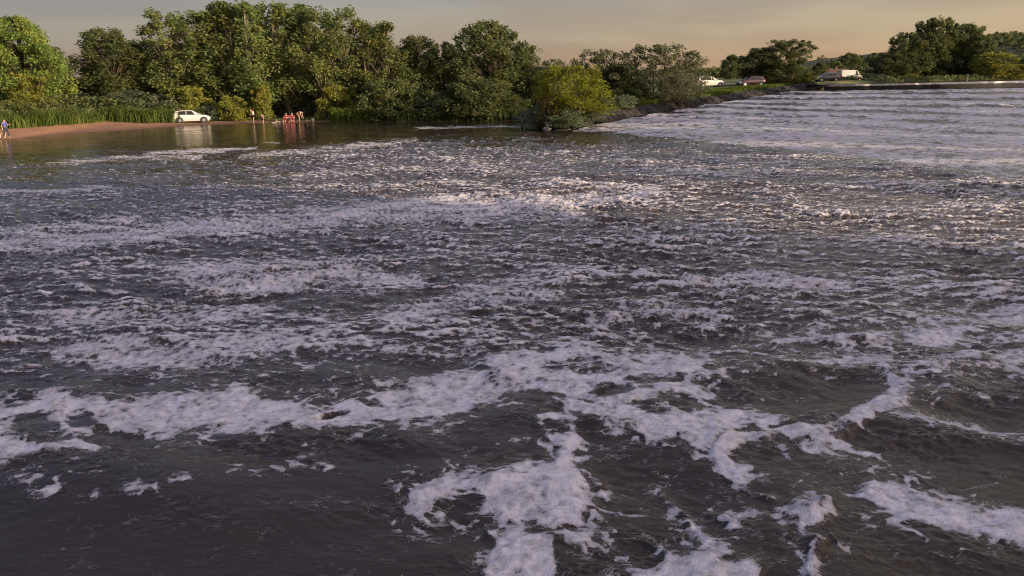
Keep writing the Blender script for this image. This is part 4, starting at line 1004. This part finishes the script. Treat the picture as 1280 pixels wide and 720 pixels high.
vanst = [(-2.6, .4, 1.15, 2.2, .93, .84), (-2.55, .35, 1.2, 2.28, .95, .86), (-1.0, .3, 1.2, 2.32, .97, .87), (.9, .3, 1.15, 2.30, .97, .86), (1.25, .3, 1.12, 2.15, .96, .82), (1.85, .3, 1.1, 1.2, .95, .86), (2.4, .3, .98, 1.03, .90, .8), (2.6, .36, .8, .84, .82, .7)]
q = at_depth(1062, 103, 186); zq = gz(q[0], 186)
car('white_van', 'white panel van parked beyond the left end of the weir crest', 'van', (q[0], 186, zq), R(8), plain('dull_white_paint_material', (0.42, 0.41, 0.41), 0.5, 0.15, 1.2), vanst,  # duller, greyer white than the cars
    [(.75, 1.6, .75, 1.2)], (1.84, 1.27), (-2.59, -2.56), (-1.7, 1.75), 0.34)

# house beyond the van
bx = at_depth(1041, 95, 214); bz = gz(bx[0], 214)
hs = empty('house', (bx[0], 214, bz), R(-6), 0.75); tag(hs, 'long low house with a brown roof beyond the parked van', 'house')
mb = MB(); mb.box(-4.6, 4.6, -2.6, 2.6, -.3, 1.9); mb.build('wall', plain('brick_material', (0.2, 0.12, 0.085), 0.9, 0.3, 6), hs)
mb = MB(); mb.add([(-4.9, -2.95, 1.82), (4.9, -2.95, 1.82), (4.9, 0, 3.4), (-4.9, 0, 3.4), (-4.9, 2.95, 1.82), (4.9, 2.95, 1.82), (-4.9, -2.95, 1.92), (4.9, -2.95, 1.92), (4.9, 0, 3.52), (-4.9, 0, 3.52), (-4.9, 2.95, 1.92), (4.9, 2.95, 1.92)],
    [(0, 1, 2, 3), (3, 2, 5, 4), (6, 7, 8, 9), (9, 8, 11, 10), (0, 1, 7, 6), (4, 5, 11, 10), (0, 3, 9, 6), (3, 4, 10, 9), (1, 2, 8, 7), (2, 5, 11, 8)])
rf = mb.build('roof', plain('roof_tile_material', (0.12, 0.07, 0.05), 0.9, 0.35, 5), hs)
mb = MB(); mb.box(.6, 1.2, -.3, .3, 3.0, 4.2); mb.build('chimney', plain('chimney_material', (0.18, 0.11, 0.08), 0.9), rf)
for xw in (-3, -1, 1.2, 3.2):
    mb = MB(); mb.box(xw - .45, xw + .45, -2.63, -2.58, .75, 1.6); wo = mb.build('window', WHITE, hs)
    mb = MB(); mb.box(xw - .38, xw + .38, -2.645, -2.633, .82, 1.53); mb.build('pane', GLASS, wo)

# small things
q = at_depth(1209, 101, 139); mb = MB(); zb_ = 3.1; mb.tube([(0, 0, -.4), (0, 0, 1.0)], [.09, .08], 8); mb.tube([(0, 0, 1.0), (0, 0, 1.08)], [.11, .05], 8)
tag(mb.build('post', WHITE, None, False, (q[0], 139, zb_)), 'white post standing at the water edge above the weir', 'post')
WOOD = plain('driftwood_material', (0.27, 0.22, 0.17), 0.85, 0.25, 5)
def log(name, u0, v0, u1, v1, z, r, label, seed, zt=0):
    a_ = on_plane(u0, v0, z); b_ = on_plane(u1, v1, z); g = np.random.default_rng(seed); mb = MB(); pts = []
    for i in range(9):
        f_ = i / 8; pts.append(((b_[0] - a_[0]) * f_, (b_[1] - a_[1]) * f_ + g.normal() * .05, g.normal() * .03 + zt * f_))
    mb.tube(pts, [r * (1 - .4 * i / 8) * g.uniform(.85, 1.1) for i in range(9)], 8)
    mb.tube([pts[3], (pts[3][0] + .15, pts[3][1] + .1, pts[3][2] + .35)], [r * .4, r * .2], 6)
    mb.tube([pts[6], (pts[6][0] - .12, pts[6][1] + .2, pts[6][2] + .22)], [r * .35, r * .15], 6)
    tag(mb.build(name, WOOD, None, True, (a_[0], a_[1], z)), label, 'log')
log('driftwood_log', 338, 153, 356, 152.3, 0.06, 0.09, 'pale driftwood log lying at the waterline between the bathers and the people in red', 3)
log('driftwood_log', 378, 151.6, 391, 151.0, 0.05, 0.06, 'thin pale driftwood pole on the waterline right of the bending man', 4)
log('driftwood_branch', 333.5, 150.5, 336.5, 151.5, 0.35, 0.07, 'short bleached branch leaning up behind the bare chested child', 5, zt=0.7)
q = on_plane(391, 151.3, .1); mb = MB()
nn = 14; prof = [(.13, 0), (.17, .3), (.175, .31), (.165, .31), (.125, .02)]
vs = [(r_ * math.cos(2 * math.pi * k / nn), r_ * math.sin(2 * math.pi * k / nn), z_) for r_, z_ in prof for k in range(nn)]
mb.add(vs, [(i * nn + k, i * nn + (k + 1) % nn, (i + 1) * nn + (k + 1) % nn, (i + 1) * nn + k) for i in range(4) for k in range(nn)] + [tuple(range(nn)), tuple(4 * nn + k for k in range(nn))])
bk = mb.build('bucket', plain('bucket_material', (0.5, 0.47, 0.42), 0.5), None, True, (q[0], q[1], gz(q[0], q[1]) + .02)); tag(bk, 'small white bucket at the waterline beside the sunlit rushes', 'bucket')
mb = MB(); mb.tube([(.17 * math.cos(a_), 0, .3 + .17 * math.sin(a_)) for a_ in np.linspace(0, math.pi, 9)], [.008] * 9, 5); mb.build('handle', RIM, bk)
def rock(u, v, r, label, seed, cat='stone'):
    import bmesh
    bm = bmesh.new(); bmesh.ops.create_icosphere(bm, subdivisions=3, radius=1); me = bpy.data.meshes.new('stone')
    P_ = np.array([v_.co for v_ in bm.verts]); n_ = fbm(P_[:, 0] * 1.5 + seed, P_[:, 1] * 1.5 + P_[:, 2] * .9, 3, seed) * .35
    for v_, k in zip(bm.verts, n_): v_.co *= (1 + k); v_.co.z *= .6
    for v_ in bm.verts: v_.co *= r
    bm.to_mesh(me); bm.free(); me.materials.append(STONEM)
    q = on_plane(u, v, 0.05); tag(link('stone', me, None, (q[0], q[1], 0.1)), label, cat)
STONEM = plain('pale_stone_material', (0.36, 0.33, 0.29), 0.85, 0.25, 6)
rock(684, 162.0, .42, 'pale stone in the water at the foot of the spit bushes', 3)

# ------------------------------------------------------------------ people and the dog
SKIN = plain('skin_material', (0.50, 0.30, 0.21), 0.55, 0.08, 6)
HAIRD = plain('dark_hair_material', (0.03, 0.02, 0.015), 0.6); 
def cloth(name, c): return plain(name, c, 0.9, 0.12, 9)
def skin(name, verts, edges, rad, mat, parent, root=0):
    me = bpy.data.meshes.new(name); me.from_pydata([tuple(v) for v in verts], edges, []); me.materials.append(mat)
    o = link(name, me, parent)
    sk = o.modifiers.new('skin', 'SKIN'); sk.use_smooth_shade = True
    for i, r_ in enumerate(rad):
        d = me.skin_vertices[0].data[i]; d.radius = (r_, r_) if np.isscalar(r_) else r_; d.use_root = (i == root)
    sb = o.modifiers.new('subdivision', 'SUBSURF'); sb.levels = 1; sb.render_levels = 2
    return o
def person(loc, rz, label, J, scale=1.0, shirt=None, legs=None, leg_len='long', hair=HAIRD, name='person', zsink=0):
    """J: joint overrides, forward is +x, left is +y, standing height 1.7"""
    B = dict(pelvis=(0, 0, .93), waist=(0, 0, 1.08), chest=(.01, 0, 1.28), neck=(0, 0, 1.46), head=(.03, 0, 1.57), crown=(.02, 0, 1.66), nose=(.115, 0, 1.565))
    for s, k in ((1, 'l'), (-1, 'r')):
        B.update({'sh' + k: (0, s * .17, 1.39), 'el' + k: (-.02, s * .22, 1.11), 'wr' + k: (.06, s * .21, .87), 'hip' + k: (0, s * .09, .89), 'kn' + k: (.02, s * .10, .50), 'an' + k: (-.02, s * .10, .09), 'to' + k: (.14, s * .11, .035)})
    B.update(J)
    root = empty(name, loc, rz, scale); tag(root, label, 'person')
    if 'nose' not in J:
        h_, n_ = np.array(B['head']), np.array(B['neck']); up = (h_ - n_) / np.linalg.norm(h_ - n_)
        fw = np.array([1, 0, 0]) - up * up[0]; fw = fw / (np.linalg.norm(fw) + 1e-6); B['crown'] = tuple(h_ + up * .095); B['nose'] = tuple(h_ + fw * .105)
    keys = ['pelvis', 'waist', 'chest', 'neck', 'head', 'crown', 'nose']; rad = [.125, .115, .135, .055, .088, .07, .016]
    E = [(0, 1), (1, 2), (2, 3), (3, 4), (4, 5), (4, 6)]; V = [B[k] for k in keys]
    for k in 'lr':
        b = len(V); V += [B['sh' + k], B['el' + k], B['wr' + k]]; rad += [.058, .043, .03]
        w_ = np.array(B['wr' + k]); f_ = w_ - np.array(B['el' + k]); f_ = f_ / np.linalg.norm(f_); sd_ = np.cross(f_, [0.3, 0.1, 1]); sd_ /= np.linalg.norm(sd_)
        V.append(tuple(w_ + f_ * .06)); rad.append(.034); E += [(2, b), (b, b + 1), (b + 1, b + 2), (b + 2, b + 3)]
        for j, (off, ln) in enumerate(((-.032, .07), (-.011, .085), (.011, .08), (.03, .062))):
            c_ = len(V); V.append(tuple(w_ + f_ * .10 + sd_ * off)); V.append(tuple(w_ + f_ * (.10 + ln * .9) + sd_ * off * 1.2 + np.array([0, 0, -.015]))); rad += [.010, .008]; E += [(b + 3, c_), (c_, c_ + 1)]
        c_ = len(V); V.append(tuple(w_ + f_ * .07 + sd_ * .055)); rad.append(.011); E.append((b + 3, c_))
        b = len(V); V += [B['hip' + k], B['kn' + k], B['an' + k], B['to' + k]]; rad += [.085, .056, .04, .038]; E += [(0, b), (b, b + 1), (b + 1, b + 2), (b + 2, b + 3)]
    skin('body', V, E, rad, SKIN, root)
    if shirt:
        V = [B['pelvis'], B['waist'], B['chest']]; rad = [.142, .135, .152]; E = [(0, 1), (1, 2)]
        nk = np.array(B['chest']) * .35 + np.array(B['neck']) * .65; V.append(tuple(nk)); rad.append(.075); E.append((2, 3))
        for k in 'lr':
            b = len(V); V += [B['sh' + k], tuple((np.array(B['sh' + k]) * .25 + np.array(B['el' + k]) * .75))]; rad += [.074, .06]; E += [(2, b), (b, b + 1)]
        skin('shirt', V, E, rad, shirt, root)
    if legs:
        V = [B['pelvis']]; rad = [.14]; E = []
        for k in 'lr':
            b = len(V); hp, kn, an = (np.array(B[x + k]) for x in ('hip', 'kn', 'an'))
            if leg_len == 'long': V += [tuple(hp), tuple(kn), tuple(an + (kn - an) * .12)]; rad += [.1, .072, .06]; E += [(0, b), (b, b + 1), (b + 1, b + 2)]
            else: V += [tuple(hp), tuple(hp + (kn - hp) * .6)]; rad += [.1, .088]; E += [(0, b), (b, b + 1)]
        skin('trousers' if leg_len == 'long' else 'shorts', V, E, rad, legs, root)
    h_, n_ = np.array(B['head']), np.array(B['crown']); d = n_ - h_; bk = h_ - (np.array(B['nose']) - h_) * .35
    skin('hair', [tuple(bk), tuple(h_ + d * .6 - (np.array(B['nose']) - h_) * .15), tuple(n_ + d * .12)], [(0, 1), (1, 2)], [.085, .092, .07], hair, root)
    fw = np.array(B['nose']) - h_; sd_ = np.cross(d, fw); sd_ /= np.linalg.norm(sd_)
    for s in (-1, 1):
        mb = MB(); c = h_ + fw * .80 + sd_ * s * .034 + d * .2; mb.tube([c - fw * .03, c + fw * .06], [.013, .009], 6); mb.build('eye', TRIM, root)
        mb = MB(); c = h_ + sd_ * s * .088; mb.tube([c - d * .28, c + d * .25], [.012, .022], 6); mb.build('ear', SKIN, root)
    return root
BLUE = cloth('blue_cloth_material', (0.07, 0.08, 0.30)); NAVY = cloth('navy_cloth_material', (0.03, 0.03, 0.06))
PALE = cloth('pale_cloth_material', (0.62, 0.56, 0.52)); BLACKC = cloth('black_cloth_material', (0.02, 0.02, 0.022)); REDC = cloth('red_cloth_material', (0.27, 0.04, 0.06)); PINKR = cloth('pinkish_red_cloth_material', (0.31, 0.08, 0.095)); TAN = cloth('tan_cloth_material', (0.32, 0.2, 0.12))
q = ground_at(8.5, 173.3, 0.02)
person(q, R(-20), 'person in blue top and dark trousers walking a small dog at the water edge', dict(
    ell=(.05, .25, 1.13), wrl=(.27, .27, 1.22), elr=(-.1, -.23, 1.12), wrr=(.0, -.26, .9), knl=(.16, .1, .52), anl=(.16, .1, .11), tol=(.32, .11, .06), knr=(-.02, -.1, .5), anr=(-.22, -.1, .15), tor=(-.1, -.11, .04)), 1.0, BLUE, NAVY)
q = ground_at(317.5, 154.2, 0.05)
person(q, R(200), 'person in loose pale shirt and dark shorts standing right of the white hatchback', dict(
    chest=(.1, 0, 1.26), neck=(.2, 0, 1.42), head=(.27, 0, 1.51), elr=(.12, -.25, 1.05), wrr=(.26, -.12, 1.0), ell=(.1, .26, 1.06), wrl=(.25, .16, .95)), .96, PALE, BLACKC, 'short')
q = on_plane(328.5, 155.2)
person((q[0], q[1], -0.12), R(250), 'bare chested child in dark shorts wading at the edge near the pale shirted person', dict(
    chest=(.08, 0, 1.26), neck=(.13, 0, 1.42), head=(.19, 0, 1.51), ell=(.1, .3, 1.1), wrl=(.2, .32, .9), knl=(.1, .16, .5), anl=(0, .2, .09), tol=(.16, .24, .035)), .80, None, BLACKC, 'short')
SIT = dict(pelvis=(0, 0, .16), waist=(.03, 0, .32), chest=(.09, 0, .52), neck=(.12, 0, .70), head=(.17, 0, .80), shl=(.08, .17, .63), shr=(.08, -.17, .63), ell=(.25, .25, .42), elr=(.25, -.25, .42), wrl=(.45, .16, .44), wrr=(.45, -.14, .42),
           hipl=(.03, .1, .13), hipr=(.03, -.1, .13), knl=(.40, .14, .46), knr=(.40, -.14, .46), anl=(.62, .13, .09), anr=(.62, -.13, .09), tol=(.78, .14, .04), tor=(.78, -.14, .04))
q = ground_at(359, 152.3, 0.05)
person((q[0], q[1], q[2]), R(260), 'left of the two people in red sitting side by side at the water edge', SIT, 1.12, PINKR, REDC)
q = ground_at(365.5, 152.3, 0.05)
person((q[0], q[1], q[2]), R(285), 'right of the two people in red sitting, next to the bending man', dict(SIT, elr=(.22, -.3, .36), wrr=(.3, -.32, .14)), 1.15, REDC, PINKR)
q = ground_at(374, 152.0, 0.05)
person(q, R(-10), 'bare backed man in tan shorts bending over beside the people in red', dict(
    pelvis=(-.12, 0, .88), waist=(.0, 0, 1.0), chest=(.18, 0, 1.06), neck=(.36, 0, 1.02), head=(.46, 0, .96), shl=(.26, .18, 1.05), shr=(.26, -.18, 1.05), ell=(.33, .22, .76), elr=(.33, -.22, .76), wrl=(.42, .16, .52), wrr=(.42, -.16, .52),
    hipl=(-.1, .1, .86), hipr=(-.1, -.1, .86), knl=(-.02, .11, .48), knr=(.08, -.11, .48), anl=(-.08, .11, .09), anr=(.06, -.11, .09), tol=(.08, .12, .035), tor=(.22, -.12, .035)), 1.0, None, TAN, 'short')
# dog
q = ground_at(3.5, 172.8, 0.02)
dg = empty('dog', q, R(185)); tag(dg, 'small tan and white dog at the feet of the person in blue', 'dog')
V = [(-.22, 0, .36), (0, 0, .36), (.2, 0, .37), (.32, 0, .47), (.40, 0, .55), (.50, 0, .53), (.54, 0, .525), (-.33, 0, .44), (-.42, 0, .53), (-.45, 0, .58)]
Rr = [.085, .09, .11, .065, .075, .035, .022, .025, .02, .012]; E = [(0, 1), (1, 2), (2, 3), (3, 4), (4, 5), (5, 6), (0, 7), (7, 8), (8, 9)]
for s in (-1, 1):
    b = len(V); V += [(.2, s * .07, .27), (.21, s * .075, .14), (.2, s * .075, .03), (.245, s * .075, .018)]; Rr += [.045, .026, .02, .022]; E += [(2, b), (b, b + 1), (b + 1, b + 2), (b + 2, b + 3)]
    b = len(V); V += [(-.22, s * .07, .27), (-.16, s * .075, .19), (-.29, s * .075, .12), (-.26, s * .075, .03), (-.215, s * .075, .018)]; Rr += [.06, .036, .022, .02, .022]; E += [(0, b), (b, b + 1), (b + 1, b + 2), (b + 2, b + 3), (b + 3, b + 4)]
    b = len(V); V += [(.37, s * .06, .61), (.35, s * .09, .585)]; Rr += [.025, .015]; E += [(4, b), (b, b + 1)]
dm, t, p = newmat('dog_fur_material'); f = objnoise(t, 4); t.links.new(mixc(t, maprange(t, f, .48, .52), (.32, .2, .1), (.7, .65, .55)), p.inputs['Base Color']); p.inputs['Roughness'].default_value = .9
skin('body', V, E, Rr, dm, dg)
